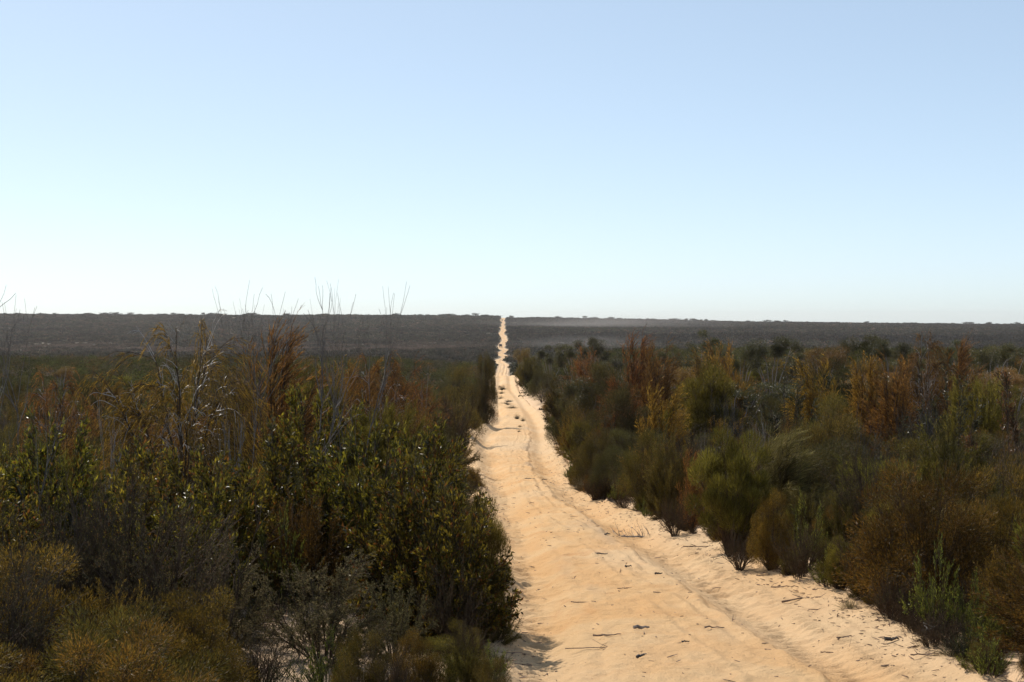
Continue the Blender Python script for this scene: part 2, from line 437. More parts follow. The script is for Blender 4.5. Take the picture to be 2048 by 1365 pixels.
def mk_leafy(key, pal, probs, seed, H=1.9, R=1.0, ns=60, nt=2700, per=8, L=(.035, .092), W=.027, mat='leaf', t0=.34, up=.2):
    rng = np.random.default_rng(seed)
    S = fan_stems(rng, ns, H, R, k=7, wob=.04, hp=.95, maxth=78, dome=(.75, 1))
    mb = MB(); tubes(mb, S, np.linspace(.011, .0025, 7)[None].repeat(ns, 0), 4)
    Q = twigs_on(rng, S, nt, t0, 1, (.12, .28), up=up, rnd=.7, out=.6)
    tubes(mb, Q, np.linspace(.003, .0012, 4)[None].repeat(nt, 0))
    p, d, i = foliage_on(rng, Q, per, .75, .3)
    tipy = np.clip(p[:, 2] / H, 0, 1)
    fb = MB(); cc = palette(rng, len(p), pal, probs)
    cc = cc * (0.75 + .5 * rng.random(len(Q)))[i][:, None]
    leaves(fb, p, d, rng.uniform(L[0], L[1], len(p)), rng.uniform(W * .7, W * 1.25, len(p)), rng, cc)
    proto(key, H, R, [('stems', mb.mesh('stems', M['stem'])), ('foliage', fb.mesh('foliage', M[mat]))])
def mk_fluffy(key, pal, seed, H=.8, R=.62, ns=30, nt=1300, per=20):
    rng = np.random.default_rng(seed)
    S = fan_stems(rng, ns, H, R, k=6, wob=.035, maxth=75)
    mb = MB(); tubes(mb, S, np.linspace(.008, .002, 6)[None].repeat(ns, 0))
    Q = twigs_on(rng, S, nt, .35, 1, (.06, .15), up=.3, rnd=.9, out=.3, droop=.25)
    tubes(mb, Q, np.linspace(.0018, .001, 4)[None].repeat(nt, 0))
    p, d, i = foliage_on(rng, Q, per, 1.1, .1)
    fb = MB(); cc = palette(rng, len(p), pal, [2, 2, 2, 1]) * (0.7 + .6 * rng.random(len(Q)))[i][:, None]
    leaves(fb, p, d, rng.uniform(.012, .022, len(p)), .005, rng, cc)
    proto(key, H, R, [('stems', mb.mesh('stems', M['stem'])), ('foliage', fb.mesh('foliage', M['dull']))])
def mk_plume(key, pal, seed, H=2.2, R=.7, wind=.35, droop=.1, bare=0):
    """upright orange-brown shrub of fine plumes leaning with the wind"""
    rng = np.random.default_rng(seed)
    S = fan_stems(rng, 40, H * .9, R * .85, k=8, base_r=.06, wob=.03, dome=(.7, 1), maxth=76)
    mb = MB(); tubes(mb, S, np.linspace(.012, .0025, 8)[None].repeat(40, 0), 4)
    nt = 1900
    Q = twigs_on(rng, S, nt, .35, 1, (.14, .34), up=.3, rnd=.7, out=.5, wind=wind, droop=droop, k=5)
    tubes(mb, Q, np.linspace(.0026, .001, 5)[None].repeat(nt, 0))
    p, d, i = foliage_on(rng, Q, 15, .4, .05)
    fb = MB(); cc = palette(rng, len(p), pal, [3, 3, 1.5, 2]) * (0.65 + .6 * rng.random(len(Q)))[i][:, None]
    blades(fb, p, d, rng.uniform(.03, .08, len(p)), .0065, rng, cc)
    proto(key, H, R, [('stems', mb.mesh('stems', M['stem'])), ('foliage', fb.mesh('foliage', M['blade']))])
def mk_weep(key, pal, seed, H=2.4, R=1.0):
    rng = np.random.default_rng(seed); nL = 13
    S = fan_stems(rng, nL, H, R * .85, k=9, base_r=.03, wob=.03, dome=(.75, 1), maxth=48, hp=1.4)
    mb = MB(); tubes(mb, S, np.linspace(.024, .004, 9)[None].repeat(nL, 0), 5)
    nb = 90
    B = twigs_on(rng, S, nb, .38, 1, (.25, .55), up=.1, rnd=.7, out=.5, k=6, droop=.25)
    tubes(mb, B, np.linspace(.005, .002, 6)[None].repeat(nb, 0))
    nt = 1250
    Q = twigs_on(rng, B, nt, .2, 1, (.25, .55), up=-.3, rnd=.35, out=.1, k=5, droop=.9)
    tubes(mb, Q, np.linspace(.0022, .001, 5)[None].repeat(nt, 0))
    p, d, i = foliage_on(rng, Q, 15, .25, .02)
    fb = MB(); cc = palette(rng, len(p), pal, [3, 3, 1.5, 2]) * (0.6 + .7 * rng.random(len(Q)))[i][:, None]
    blades(fb, p, d, rng.uniform(.04, .10, len(p)), .006, rng, cc)
    gb = MB()
    G = twigs_on(rng, S, 110, .45, 1, (.15, .42), up=.35, rnd=.8, out=.4, k=5, droop=.25)
    G = G + np.cumsum(rng.normal(size=G.shape) * .008, 1)
    tubes(gb, G, np.linspace(.005, .0022, 5)[None].repeat(110, 0))
    G2 = twigs_on(rng, G, 240, .3, 1, (.06, .18), up=.1, rnd=.9, k=4, droop=.4)
    tubes(gb, G2, np.linspace(.0032, .0018, 4)[None].repeat(240, 0))
    proto(key, H, R, [('limbs', mb.mesh('limbs', M['stem'])), ('foliage', fb.mesh('foliage', M['blade'])), ('bare_twigs', gb.mesh('bare_twigs', M['glint']))])
def mk_mallee(key, seed, H=3.2, R=1.7, nL=7, pal=None, ncl=36, per=420, umb=.35):
    seed_ = seed
    rng = np.random.default_rng(seed)
    S = fan_stems(rng, nL, H * .92, R * .8, k=9, base_r=.08, wob=.06, dome=(.88, 1), maxth=58, flat=.66, hp=1.1)
    mb = MB(); tubes(mb, S, np.linspace(.045, .012, 9)[None].repeat(nL, 0), 6)
    B = twigs_on(rng, S, ncl, .72, 1, (.35, .75), up=.25, rnd=.6, out=.8, k=6)
    tubes(mb, B, np.linspace(.012, .004, 6)[None].repeat(ncl, 0), 4)
    tips = B[:, -1]
    n = ncl * per; i = np.repeat(np.arange(ncl), per)
    rad = rng.uniform(.26, .48, ncl)[i]
    off = rdir(rng, n) * (rad * rng.random(n) ** .45)[:, None]; off[:, 2] *= .5
    P = tips[i] + off
    D = nrm(rdir(rng, n) * .8 + np.array([0, 0, .1]) + off * 1.5)
    Q = twigs_on(rng, B, ncl * 9, .6, 1, (.15, .4), up=.3, rnd=.9, k=4)
    tubes(mb, Q, np.linspace(.004, .0015, 4)[None].repeat(ncl * 9, 0))
    pal = pal or [(.05, .055, .02), (.09, .08, .022), (.13, .10, .025), (.035, .035, .018)]
    fb = MB(); leaves(fb, P, D, rng.uniform(.05, .09, n), .02, rng, palette(rng, n, pal, [3, 2.5, 1.5, 2]) * (0.75 + .5 * rng.random(ncl))[i][:, None])
    proto(key, H, R, [('trunk', mb.mesh('trunk', M['bark'])), ('crown', fb.mesh('crown', M['leaf']))])
def mk_wiry(key, seed, H=1.3, R=.7, ns=34, nt=520, mat='stem', leafn=9):
    """leafless or nearly leafless twiggy shrub"""
    rng = np.random.default_rng(seed)
    S = fan_stems(rng, ns, H, R, k=8, wob=.035, dome=(.55, 1), maxth=50)
    mb = MB(); tubes(mb, S, np.linspace(.009, .0026, 8)[None].repeat(ns, 0) * rng.uniform(.6, 1.4, (ns, 1)))
    Q = twigs_on(rng, S, nt, .25, 1, (.10, .34), up=.4, rnd=.7, k=5)
    Q = Q + np.cumsum(rng.normal(size=Q.shape) * .007, 1)
    tubes(mb, Q, np.linspace(.0032, .0012, 5)[None].repeat(nt, 0))
    Q2 = twigs_on(rng, Q, nt * 2, .3, 1, (.04, .14), up=.2, rnd=.9, k=3)
    tubes(mb, Q2, np.linspace(.0018, .001, 3)[None].repeat(nt * 2, 0))
    parts = [('stems', mb.mesh('stems', M[mat]))]
    if leafn:
        p, d, i = foliage_on(rng, Q2, leafn, .9)
        fb = MB(); leaves(fb, p, d, rng.uniform(.015, .03, len(p)), .006, rng, palette(rng, len(p), [(.085, .07, .035), (.06, .055, .028), (.13, .08, .035)], [2, 2, 1]))
        parts.append(('foliage', fb.mesh('foliage', M['dull'])))
    proto(key, H, R, parts)
def branchy(rng, mb, p, d, L, r, lev, upw=.35, kink=.22, nb=(2, 3), sides=4, spread=.6, shrink=.66, nseg=6):
    pts = [np.array(p, float)]; d = np.array(d, float)
    for k in range(nseg):
        d = d + rng.normal(size=3) * kink * .5 + np.array([0, 0, upw * .12]); d /= np.linalg.norm(d)
        pts.append(pts[-1] + d * L / nseg)
    pts = np.array(pts); r1 = r * .6
    tubes(mb, pts[None], np.linspace(r, r1, nseg + 1)[None], sides)
    if lev <= 0: return
    for j in range(rng.integers(nb[0], nb[1] + 1)):
        k = nseg if j == 0 else int(rng.integers(nseg // 2, nseg + 1))
        dd = d + rng.normal(size=3) * spread + np.array([0, 0, upw]); dd /= np.linalg.norm(dd)
        branchy(rng, mb, pts[k], dd, L * shrink * rng.uniform(.75, 1.2), max(r1 * .82, .0034), lev - 1, upw, kink, nb, max(3, sides - 1), spread, shrink, nseg)
def mk_dead(key, seed, H=3.0, lean=(0, 0), mat='grey', n=1, r=.022, lev=4, nb=(2, 3), spread=.42, spr0=.2):
    rng = np.random.default_rng(seed); mb = MB()
    for q in range(n):
        d = np.array([lean[0] + rng.normal() * spr0 * (n > 1), lean[1] + rng.normal() * spr0 * (n > 1), 1.0]); d /= np.linalg.norm(d)
        branchy(rng, mb, (rng.normal() * .03 * n, rng.normal() * .03 * n, -.05), d, H * .42, r, lev, nb=nb, spread=spread)
    V = np.concatenate(mb.v); h = V[:, 2].max(); R = np.abs(V[:, :2]).max()
    proto(key, float(h), float(R), [('branches', mb.mesh('branches', M[mat]))])
def mk_sapling(key, seed, H=3.0, mat='twig', lean=0.0, nst=2, spread=1.0):
    rng = np.random.default_rng(seed); mb = MB()
    def path(p, d, L, k, curl, kink):
        q = [np.array(p, float)]; d = np.array(d, float)
        for _ in range(k):
            d = d + rng.normal(size=3) * kink + np.array([0, 0, curl]); d /= np.linalg.norm(d); q.append(q[-1] + d * L / k)
        return np.array(q), d
    for st in range(nst):
        a = rng.uniform(0, 6.28); d = np.array([lean + .16 * math.cos(a), .16 * math.sin(a), 1]); 
        T, dT = path((.03 * math.cos(a), .03 * math.sin(a), -.05), d, H * .60, 9, .04, .10)
        tubes(mb, T[None], np.linspace(.021, .010, 10)[None], 5)
        for b in range(rng.integers(6, 9)):
            k = 9 if b < 3 else int(rng.integers(4, 10)); az = rng.uniform(0, 6.28); el = rng.uniform(.5, 1.15) * spread
            L = H * rng.uniform(.22, .42) * (1 if k > 6 else .8)
            B, dB = path(T[k], dT + np.array([math.cos(az), math.sin(az), 0]) * el, L, 7, .08, .14)
            tubes(mb, B[None], np.linspace(.009, .0045, 8)[None], 4)
            for c in range(rng.integers(3, 6)):
                j = 7 if c < 2 else int(rng.integers(2, 8)); az = rng.uniform(0, 6.28)
                W, dW = path(B[j], dB + np.array([math.cos(az), math.sin(az), .2]) * rng.uniform(.4, .9), L * rng.uniform(.3, .6), 5, .05, .16)
                tubes(mb, W[None], np.linspace(.0045, .0030, 6)[None], 3)
    proto(key, H, 1, [('branches', mb.mesh('branches', M[mat]))])
def mk_tuft(key, pal, seed, H=.35, R=.22, n=260):
    rng = np.random.default_rng(seed)
    th = rng.random(n) ** .7 * 1.1; ph = rng.random(n) * 2 * PI
    D = np.stack([np.sin(th) * np.cos(ph), np.sin(th) * np.sin(ph), np.cos(th)], -1)
    L = rng.uniform(.4, 1, n) * H
    k = 4; s = np.linspace(0, 1, k)[None, :, None]
    b = np.stack([np.cos(ph), np.sin(ph), np.zeros(n)], -1) * rng.random((n, 1)) * R * .25
    Pp = b[:, None] + D[:, None] * L[:, None, None] * s; Pp[:, :, 2] -= (L[:, None] * .35 * np.sin(th)[:, None]) * (s[:, :, 0] ** 2)
    mb = MB(); tubes(mb, Pp, np.linspace(.0022, .0006, k)[None].repeat(n, 0), 3, None)
    F = sum(len(f) for f in mb.f)
    cc = np.tile(palette(rng, n, pal, [1] * len(pal)), (F // n + 1, 1))[:F]
    mb.c = [cc.astype(np.float32)]
    proto(key, H, R, [('blades', mb.mesh('blades', M['blade']))])

mk_dome('brown', BROWN, 1, ncl=90, cr=(.15, .24), per=520, L=(.02, .045))
mk_dome('brown', BROWN, 2, ncl=70, cr=(.15, .26), per=560)
mk_broom('brown', BROWN, 3, nt=1300)
mk_dome('olive', OLIVE, 4, ncl=50)
mk_dome('olive', OLIVE, 5, ncl=36, cr=(.2, .34), H=1.6)
mk_broom('olive', OLIVE, 6, ns=60, nt=1200, L=(.04, .08))
mk_dome('green', GREEN, 7, ncl=60, cr=(.14, .24), per=560, L=(.04, .10), up=.9, H=1.7, R=.85, inner=.4, maxth=70)
mk_broom('green', GREEN, 8, ns=45, nt=1100, L=(.07, .14), up=.5, t0=.22, wind=.12, out=.35)
mk_dome('dark', DARK, 9, ncl=44, probs=[2, 2, 1], w=.007)
mk_dome('dark', DARK, 10, ncl=30, cr=(.22, .36), per=1000, probs=[2, 2, 1], w=.007, inner=.75, flat=.3)
mk_dome('dark', DARK, 19, ncl=56, cr=(.13, .24), per=600, probs=[2, 1, 2], w=.007, inner=.5)
mk_broom('wispy', [(.15, .13, .035), (.10, .09, .02), (.24, .20, .07), (.07, .055, .02)], 11, ns=50, nt=900, per=12, L=(.12, .26), wind=.5, droop=.3, up=.4, w=.005, rnd=.18)
for s in (12, 13, 14): mk_leafy('leafy', LEAFY, LEAFP, s)
mk_leafy('bright', [(.13, .14, .02), (.21, .21, .03), (.08, .09, .02)], [2, 1, 2], 15, H=.8, R=.4, ns=16, nt=260, per=9, L=(.025, .05), W=.010, t0=.2, up=1.2)
mk_leafy('glossy', [(.06, .055, .02), (.10, .07, .025), (.05, .05, .02)], [2, 1, 2], 16, H=2.0, R=.9, ns=22, nt=650, per=7, L=(.04, .07), W=.024, t0=.5)
mk_leafy('russetleaf', [(.15, .07, .02), (.09, .06, .02), (.07, .05, .02)], [2, 2, 1], 18, H=2.2, R=.9, ns=12, nt=700, per=9, L=(.035, .06), W=.018, t0=.62)
for s in (20, 21): mk_fluffy('fluffy', GREYG, s)
for s in (24, 25): mk_plume('plume', RUSS, s)
mk_plume('ochreplume', OCHRE, 26, H=1.8, R=.7, wind=.45, droop=.25)
mk_weep('weep', OCHRE, 30)
mk_weep('weepred', RUSS, 31, H=2.0, R=.8)
for s in (34, 35, 36): mk_mallee('mallee', s)
mk_mallee('malleeochre', 37, H=2.4, R=1.2, pal=[(.22, .13, .03), (.17, .10, .025), (.11, .08, .02), (.26, .15, .05)], ncl=26)
for s in (40, 41): mk_wiry('wiry', s)
mk_wiry('wirylow', 42, H=.5, R=.45, ns=40, nt=260, leafn=4)
mk_wiry('wirygrey', 43, H=1.1, R=.6, ns=26, nt=160, mat='stem', leafn=0)
for s in (50, 51, 52, 53): mk_sapling('sapling', s)
mk_sapling('leaner', 54, lean=.5, nst=1, spread=1.2)
mk_sapling('leandark', 59, lean=.7, nst=2, spread=.6, mat='stem')
mk_dead('silver', 55, H=1.4, mat='grey', n=3, lev=3, r=.014, spr0=.35)
mk_dead('silver', 56, H=1.4, mat='grey', n=4, lev=3, r=.012, spr0=.5)
mk_dead('charred', 57, H=1.8, mat='dark', n=7, lev=3, r=.016, spr0=.2)
mk_dead('charred', 58, H=1.8, mat='dark', n=9, lev=2, r=.014, spr0=.28)
mk_tuft('tuft', [(.34, .28, .17), (.24, .21, .12), (.18, .17, .09)], 60)
mk_tuft('tuft', [(.10, .10, .06), (.07, .09, .04), (.06, .05, .04)], 61, n=340)

# ------------------------------------------------------------------ tagging / placing
def tag(o, label=None, cat=None, group=None, kind=None):
    if label: o['label'] = label
    if cat: o['category'] = cat
    if group: o['group'] = group
    if kind: o['kind'] = kind
    return o
PICK = {}
HERO = []      # (X, Y, r, short)
def place(key, name, X, Y, h, wd, label, cat, group=None, var=None, rot=None, tilt=(0, 0), sink=.02, r0=None, z=None):
    lst = PROTO[key]
    if var is None:
        PICK[key] = PICK.get(key, -1) + 1; var = PICK[key]
    H0, R0, parts = lst[var % len(lst)]
    if name == 'broom_shrub': name = {'brown': 'rusty_broom_shrub', 'olive': 'olive_broom_shrub', 'dark': 'dark_broom_shrub'}.get(key, name)
    if label and len(label.split()) > 16: label = label.replace('mid-sized ', '').replace('taller ', '').replace('spreading ', '').replace(' the ', ' ', 1)
    z = gz(X, Y) if z is None else z
    if rot is None: rot = (math.sin(X * 12.9 + Y * 78.2) * 43758.5) % 6.283
    sx = wd / 2 / R0; sz = h / H0
    if len(parts) == 1:
        r = bpy.data.objects.new(name, parts[0][1]); COL.objects.link(r)
    else:
        r = bpy.data.objects.new(name, None); r.empty_display_size = .2; COL.objects.link(r)
        for pn, me in parts:
            c = bpy.data.objects.new(pn, me); COL.objects.link(c); c.parent = r
    r.location = (X, Y, z - sink); r.scale = (sx, sx, sz); r.rotation_euler = (tilt[0], tilt[1], rot)
    tag(r, label, cat, group)
    return r
def hero(key, name, px, top, Y, wpx, label, cat='shrub', short=None, **kw):
    """a plant measured off the photo: centre px, top py, its distance, its width in px; stands on the ground"""
    X = wx(px, Y); z0 = gz(X, Y); h = float(zpx(top, Y)) - z0; wd = wpx / FPX * Y
    h = max(h, .15)
    if key not in ('sapling', 'leaner', 'silver', 'charred', 'tuft', 'wirylow'):
        gap = max(float(edge_l(Y)) - X, X - float(edge_r(Y)), 0)
        wd = max(wd * 1.12, min(h * (.62 if key in ('plume', 'ochreplume', 'bright', 'weep', 'weepred') else .85), gap * 2 + .5))
    HERO.append((X, Y, wd / 2, short or label))
    return place(key, name, X, Y, h, wd, label, cat, **kw)

# ------------------------------------------------------------------ the ground and the track
def sheet(name, rowsY, XX, ZZ, mat, attrs):
    nr, nc = XX.shape
    V = np.stack([XX, np.repeat(rowsY[:, None], nc, 1), ZZ], -1).reshape(-1, 3).astype(np.float32)
    i = np.arange(nr * nc).reshape(nr, nc)
    F = np.stack([i[:-1, :-1], i[:-1, 1:], i[1:, 1:], i[1:, :-1]], -1).reshape(-1, 4).astype(np.int32)
    me = bpy.data.meshes.new(name)
    me.vertices.add(len(V)); me.vertices.foreach_set('co', V.ravel())
    me.loops.add(len(F) * 4); me.loops.foreach_set('vertex_index', F.ravel())
    me.polygons.add(len(F)); me.polygons.foreach_set('loop_start', np.arange(0, len(F) * 4, 4, dtype=np.int32))
    try: me.polygons.foreach_set('loop_total', np.full(len(F), 4, np.int32))
    except Exception: pass
    me.polygons.foreach_set('use_smooth', np.ones(len(F), bool))
    for k, v in attrs.items():
        a = me.attributes.new(k, 'FLOAT', 'POINT'); a.data.foreach_set('value', v.reshape(-1).astype(np.float32))
    me.materials.append(mat); me.update(calc_edges=True)
    o = bpy.data.objects.new(name, me); COL.objects.link(o); o['kind'] = 'structure'
    return o

rowsY = np.concatenate([np.linspace(-60, 5, 40)[:-1], np.geomspace(5, 2600, 620), np.geomspace(2600, 4200, 10)[1:]])
el = edge_l(rowsY) + weave(rowsY); er = edge_r(rowsY) + weave(rowsY)
half = 0.75 * np.abs(rowsY) + 26
tt = np.linspace(0, 1, 110)[1:] ** 1.6
Lc = (el - .32)[:, None] - tt[None, ::-1] * (half[:, None])
Rc = (er + .32)[:, None] + tt[None, :] * (half[:, None])
mid = np.linspace(.08, .92, 7)[None] * (er - el)[:, None] + el[:, None]
XX = np.concatenate([Lc, (el - .32)[:, None], (el)[:, None], mid, (er)[:, None], (er + .32)[:, None], Rc], 1)
YY = np.repeat(rowsY[:, None], XX.shape[1], 1)
dout = np.maximum(el[:, None] - XX, XX - er[:, None])       # >0 outside the track
endf = 1 - smooth(YY, 2150, 2250)
ZZ = base(XX, YY) - .35 * endf * (1 - smooth(dout, -.02, .30)) + .10 * smooth(dout, .2, 2.0) * endf + .03 * fbm(XX * 1.3, YY * 1.3, 3, 21) * smooth(dout, .3, 1)
heath = np.where(XX < el[:, None], smooth(dout + .5 * fbm(XX * 1.1, YY * 1.1, 3, 33), .15, 1.1), smooth(dout + .5 * fbm(XX * 1.1, YY * 1.1, 3, 33), .5, 2.2))
farm = smooth(YY, 60, 260) * smooth(dout, .3, 1.5)
sheet('ground', rowsY, XX, ZZ, M['ground'], {'heath': heath, 'far': farm})

# the sand track: its own finely modelled sheet, ruts and tyre marks in the geometry
ry = np.concatenate([np.linspace(2, 9, 60)[:-1], np.geomspace(9, 90, 1500), np.geomspace(90, 2200, 700)[1:]])
nc = 170
ov = (.55 - .38 * smooth(ry, 150, 450))
u = np.linspace(-1, 1, nc)
e0 = edge_l(ry); e1 = edge_r(ry)
XR = (e0 - ov)[:, None] + (u[None] * .5 + .5) * (e1 - e0 + 2 * ov)[:, None]
YR = np.repeat(ry[:, None], nc, 1)
din = np.minimum(XR - e0[:, None], e1[:, None] - XR)         # >0 inside
wl = wheel_l(ry)[:, None]; wr = wheel_r(ry)[:, None]
wob = .04 * fbm(ry * .5, ry * 0, 2, 71)[:, None]
dl = XR - wl - wob; dr = XR - wr - wob
near = 1 - smooth(YR, 60, 130)
g = lambda d, s: np.exp(-(d / s) ** 2)
z = np.zeros_like(XR)
hum = np.exp(-((XR - (wl * .5 + wr * .5)) / (np.abs(wr - wl) * .33 + .15)) ** 2)
z += .09 * hum * (.85 + .3 * fbm(XR * .5, YR * .15, 2, 75))
z -= .12 * g(dr, .30) + .10 * g(dl, .30)
jag = .10 * fbm(ry * .9, ry * 0 + 3, 4, 140)[:, None] + .05 * fbm(ry * 4, ry * 0 + 3, 2, 141)[:, None]
z -= .075 * smooth(dr + .55 + jag, -.06, .07) * near
z -= .035 * smooth(-(dl - .62 + 1.4 * jag), -.05, .06) * near
z += .05 * g(dr - .75 + jag, .12) * smooth(fbm(YR * .4, XR * 0 + 7, 2, 142), -.3, .2) * near
z += .045 * (g(dr - .5, .16) + g(dr + .5, .16) + g(dl - .5, .15) + g(dl + .5, .15)) * (.6 + .7 * fbm(XR * 2, YR * .4, 3, 77))
fr = fbm(XR * 1.7, YR * .45, 3, 81)
z += .012 * fr + .034 * fbm(XR * 6, YR * 3.0, 4, 82) * near + .011 * fbm(XR * 17, YR * 10, 2, 83) * near
# tyre treads pressed into the ruts, one fresh pair and older passes beside them
pat = np.sin(YR * 2 * PI / .21 + 1.1 * np.sin(XR * 21))
msk = smooth(fbm(YR * .35, XR * .4, 2, 90), -.25, .25)
z += .024 * pat * (g(dr, .17) + .8 * g(dr - .42, .1) + g(dl, .15)) * (msk * .8 + .2) * near
wash = np.sin(YR * 2 * PI / .62 + 1.5 * XR + 1.6 * fbm(YR * .6, XR * .8, 2, 121))
z += .034 * wash * smooth(YR, 26, 40) * (1 - smooth(YR, 75, 100)) * (g(dr - .15, .42) + .5 * g(dl, .4)) * (.6 + .8 * fbm(YR * .2, XR, 2, 122))
z += .024 * np.sin(YR * 2 * PI / .34 + 3 * XR + 2.2 * fbm(YR * .9, XR, 2, 123)) * (1 - smooth(YR, 22, 30)) * (g(dl + .1, .30) + g(dr - .1, .38)) * smooth(fbm(YR * .5, XR * .7, 2, 124), -.15, .3)
z += .007 * np.sin(YR * 2 * PI / .30 + 2 * dl) * g(dl + .32, .13) * near
# thin ridges running with the track where wheels slid
for off, amp in ((.78, .016), (-.85, .02), (1.15, .012), (-1.25, .014), (.25, .008)):
    line = wr + off + .10 * fbm(ry * .4, ry * 0 + off, 3, 95)[:, None]
    z += amp * (g(XR - line, .05) - .7 * g(XR - line - .09, .05)) * smooth(fbm(YR * .5, XR * 0 + off * 3, 2, 96), -.2, .2) * near
# deep cross corrugations on the left bank, and hollows further on
cor = smooth(YR, 50, 58) * (1 - smooth(YR, 130, 190))
z += .30 * cor * smooth(wl + .1 - XR, 0, 1.1)
z += .17 * cor * np.sin(YR * 2 * PI / (2.1 + 1.2 * smooth(YR, 70, 120)) + 3.0 * (XR - e0[:, None]) + 1.3 * fbm(YR * .12, XR * .3, 2, 99)) * smooth(e0[:, None] + 1.25 - XR, 0, .7) * (.55 + .9 * vnoise(YR * .2, XR * 0, 125))
z += .02 * cor * np.sin(YR * 2 * PI / 1.7 + 2 * fbm(YR * .2, XR * .4, 2, 98)) * g(dr, .5)
z += .012 * smooth(YR, 90, 160) * np.sin(YR * 2 * PI / 7.0 + 1.5 * np.sin(YR / 13.0) + XR * .6)
z += .22 * smooth(YR, 420, 650) * np.sin(YR * 2 * PI / 33.0 + .9 * np.sin(YR / 40.0))
edge = .14 * (1 - smooth(din, 0, .75)) * smooth(din, -.3, .1)
z += edge * (.7 + .4 * fbm(XR * 1.1, YR * .4, 2, 101))
z -= .20 * (1 - smooth(din, -.55, -.02)) * (1 + 1.5 * smooth(YR, 200, 450))
# centre strip of low growth on the far stretch rides a little high
ZR = base(XR, YR) + z + .02
wv = weave(ry)[:, None]
pale = smooth(fbm(XR * .35, YR * .12, 3, 111), -.1, .35) * .7 + .5 * (1 - smooth(din, .1, .9)) + .45 * smooth(YR, 45, 70) * (1 - smooth(YR, 500, 700))
scarp_shade_and_strip = smooth(fbm(XR * 1.5, YR * .25, 3, 115), .10, .38) * (g(dr + .62, .22) + .5 * g(XR - wl - .8, .3)) * near \
    + (.9 * g(XR - (wl + wr) / 2 - .5 * np.sin(ry / 17.0)[:, None], .42) * smooth(YR, 420, 520) * (1 + .5 * fbm(XR * .3, YR * .05, 2, 117)))
tr = sheet('sand_track', ry, XR + wv, ZR, M['sand'], {'pale': np.clip(pale, 0, 1), 'scarp_shade_and_strip': np.clip(scarp_shade_and_strip, 0, 1)})
_tx = XR + wv
def tz(x, y):
    i = int(np.clip(np.searchsorted(ry, y), 1, len(ry) - 1)); 
    i = i if abs(ry[i] - y) < abs(ry[i - 1] - y) else i - 1
    row = _tx[i]
    if x < row[4] or x > row[-5]: return gz(x, y)
    return float(np.interp(x, row, ZR[i]))

# ------------------------------------------------------------------ plants that can be told apart in the photo
H = hero
# --- left, near
H('leafy', 'leafy_shrub', 848, 925, 15.2, 270, 'large broad-leaved shrub leaning over the left edge of the track, yellow-green leaf tips', short='the big leafy shrub at the left track edge')
H('leafy', 'leafy_shrub', 908, 990, 14.6, 130, 'dense leafy shrub shoulder nearest the sand, its dark stems bare at the bottom', short='the leafy shoulder by the sand')
H('leafy', 'leafy_shrub', 745, 872, 17.4, 270, 'broad-leaved shrub in the middle of the left thicket, behind the grey fluffy bush', short='the middle leafy shrub')
H('leafy', 'leafy_shrub', 560, 882, 17.8, 260, 'wide leafy shrub with reddish tips, left of the middle of the left thicket', short='the reddish-tipped leafy shrub')
H('leafy', 'leafy_shrub', 858, 866, 19.6, 170, 'leafy shrub at the back of the left thicket whose leaves jut over the sand', short='the back leafy shrub')
H('leafy', 'leafy_shrub', 630, 790, 25, 190, 'round leafy shrub standing higher behind the left thicket, with white leaf glints', short='the high leafy shrub')
H('leafy', 'leafy_shrub', 95, 862, 17.2, 250, 'leafy shrub with yellow leaves at the far left edge of the photo', short='the leafy shrub at the left margin')
H('leafy', 'leafy_shrub', 290, 905, 16.6, 230, 'yellow-leaved shrub behind the bare wiry stems on the left', short='the yellow-leaved shrub')
H('leafy', 'leafy_shrub', 425, 915, 16.4, 200, 'leafy shrub under the foot of the weeping ochre tree', short='the leafy shrub below the weeping tree')
H('green', 'needle_shrub', 968, 1008, 15.6, 62, 'upright dark needle-leaved shrub pressed against the left side of the sand', short='the needle shrub by the sand')
H('fluffy', 'fluffy_shrub', 640, 1112, 13.4, 300, 'grey-green fluffy shrub in front of the left thicket, largest of the grey bushes', short='the grey fluffy bush', r0=1)
H('fluffy', 'fluffy_shrub', 445, 1085, 13.9, 230, 'grey-green fluffy shrub left of the largest grey bush', short='the second grey bush')
H('fluffy', 'fluffy_shrub', 790, 1165, 13.6, 150, 'small grey fluffy shrub tucked below the big leafy shrub', short='the small grey bush')
H('brown', 'broom_shrub', 370, 1190, 11.8, 240, 'rounded rust-brown broom shrub at the bottom left, in front of the grey bushes', short='the bottom-left brown broom')
H('brown', 'broom_shrub', 85, 1090, 12.2, 330, 'wide brown broom shrub in the bottom left corner of the photo', short='the corner brown broom')
H('brown', 'broom_shrub', 225, 1185, 11.5, 200, 'brown broom shrub between the corner broom and the rust-brown one', short='the middle brown broom')
H('wiry', 'bare_shrub', 250, 930, 13.6, 240, 'thicket of bare upright grey stems standing before the yellow-leaved shrub', short='the bare stems', cat='bare shrub')
H('wiry', 'bare_shrub', 130, 960, 13.2, 200, 'bare twiggy shrub of thin purple-grey stems near the left margin', cat='bare shrub')
H('wiry', 'bare_shrub', 330, 1020, 12.8, 190, 'bare wiry shrub with leaning stems just above the rust-brown broom', cat='bare shrub')
H('leandark', 'dead_sapling', 400, 965, 12.9, 330, 'long thin dead stems leaning to the right across the left thicket', cat='dead sapling', rot=0.1, var=0)
H('wiry', 'bare_shrub', 905, 1120, 14.1, 150, 'dark bare stems under the leafy shrub at the left edge of the sand', cat='bare shrub')
H('wirylow', 'low_twiggy_shrub', 935, 1225, 13.4, 110, 'dry reddish twiggy undershrub at the foot of the left thicket, its shadow on the sand', cat='low shrub')
H('bright', 'seedling_shrub', 655, 1262, 12.3, 110, 'low bright yellow-green shrub at the bottom, in front of the largest grey bush', cat='low shrub')
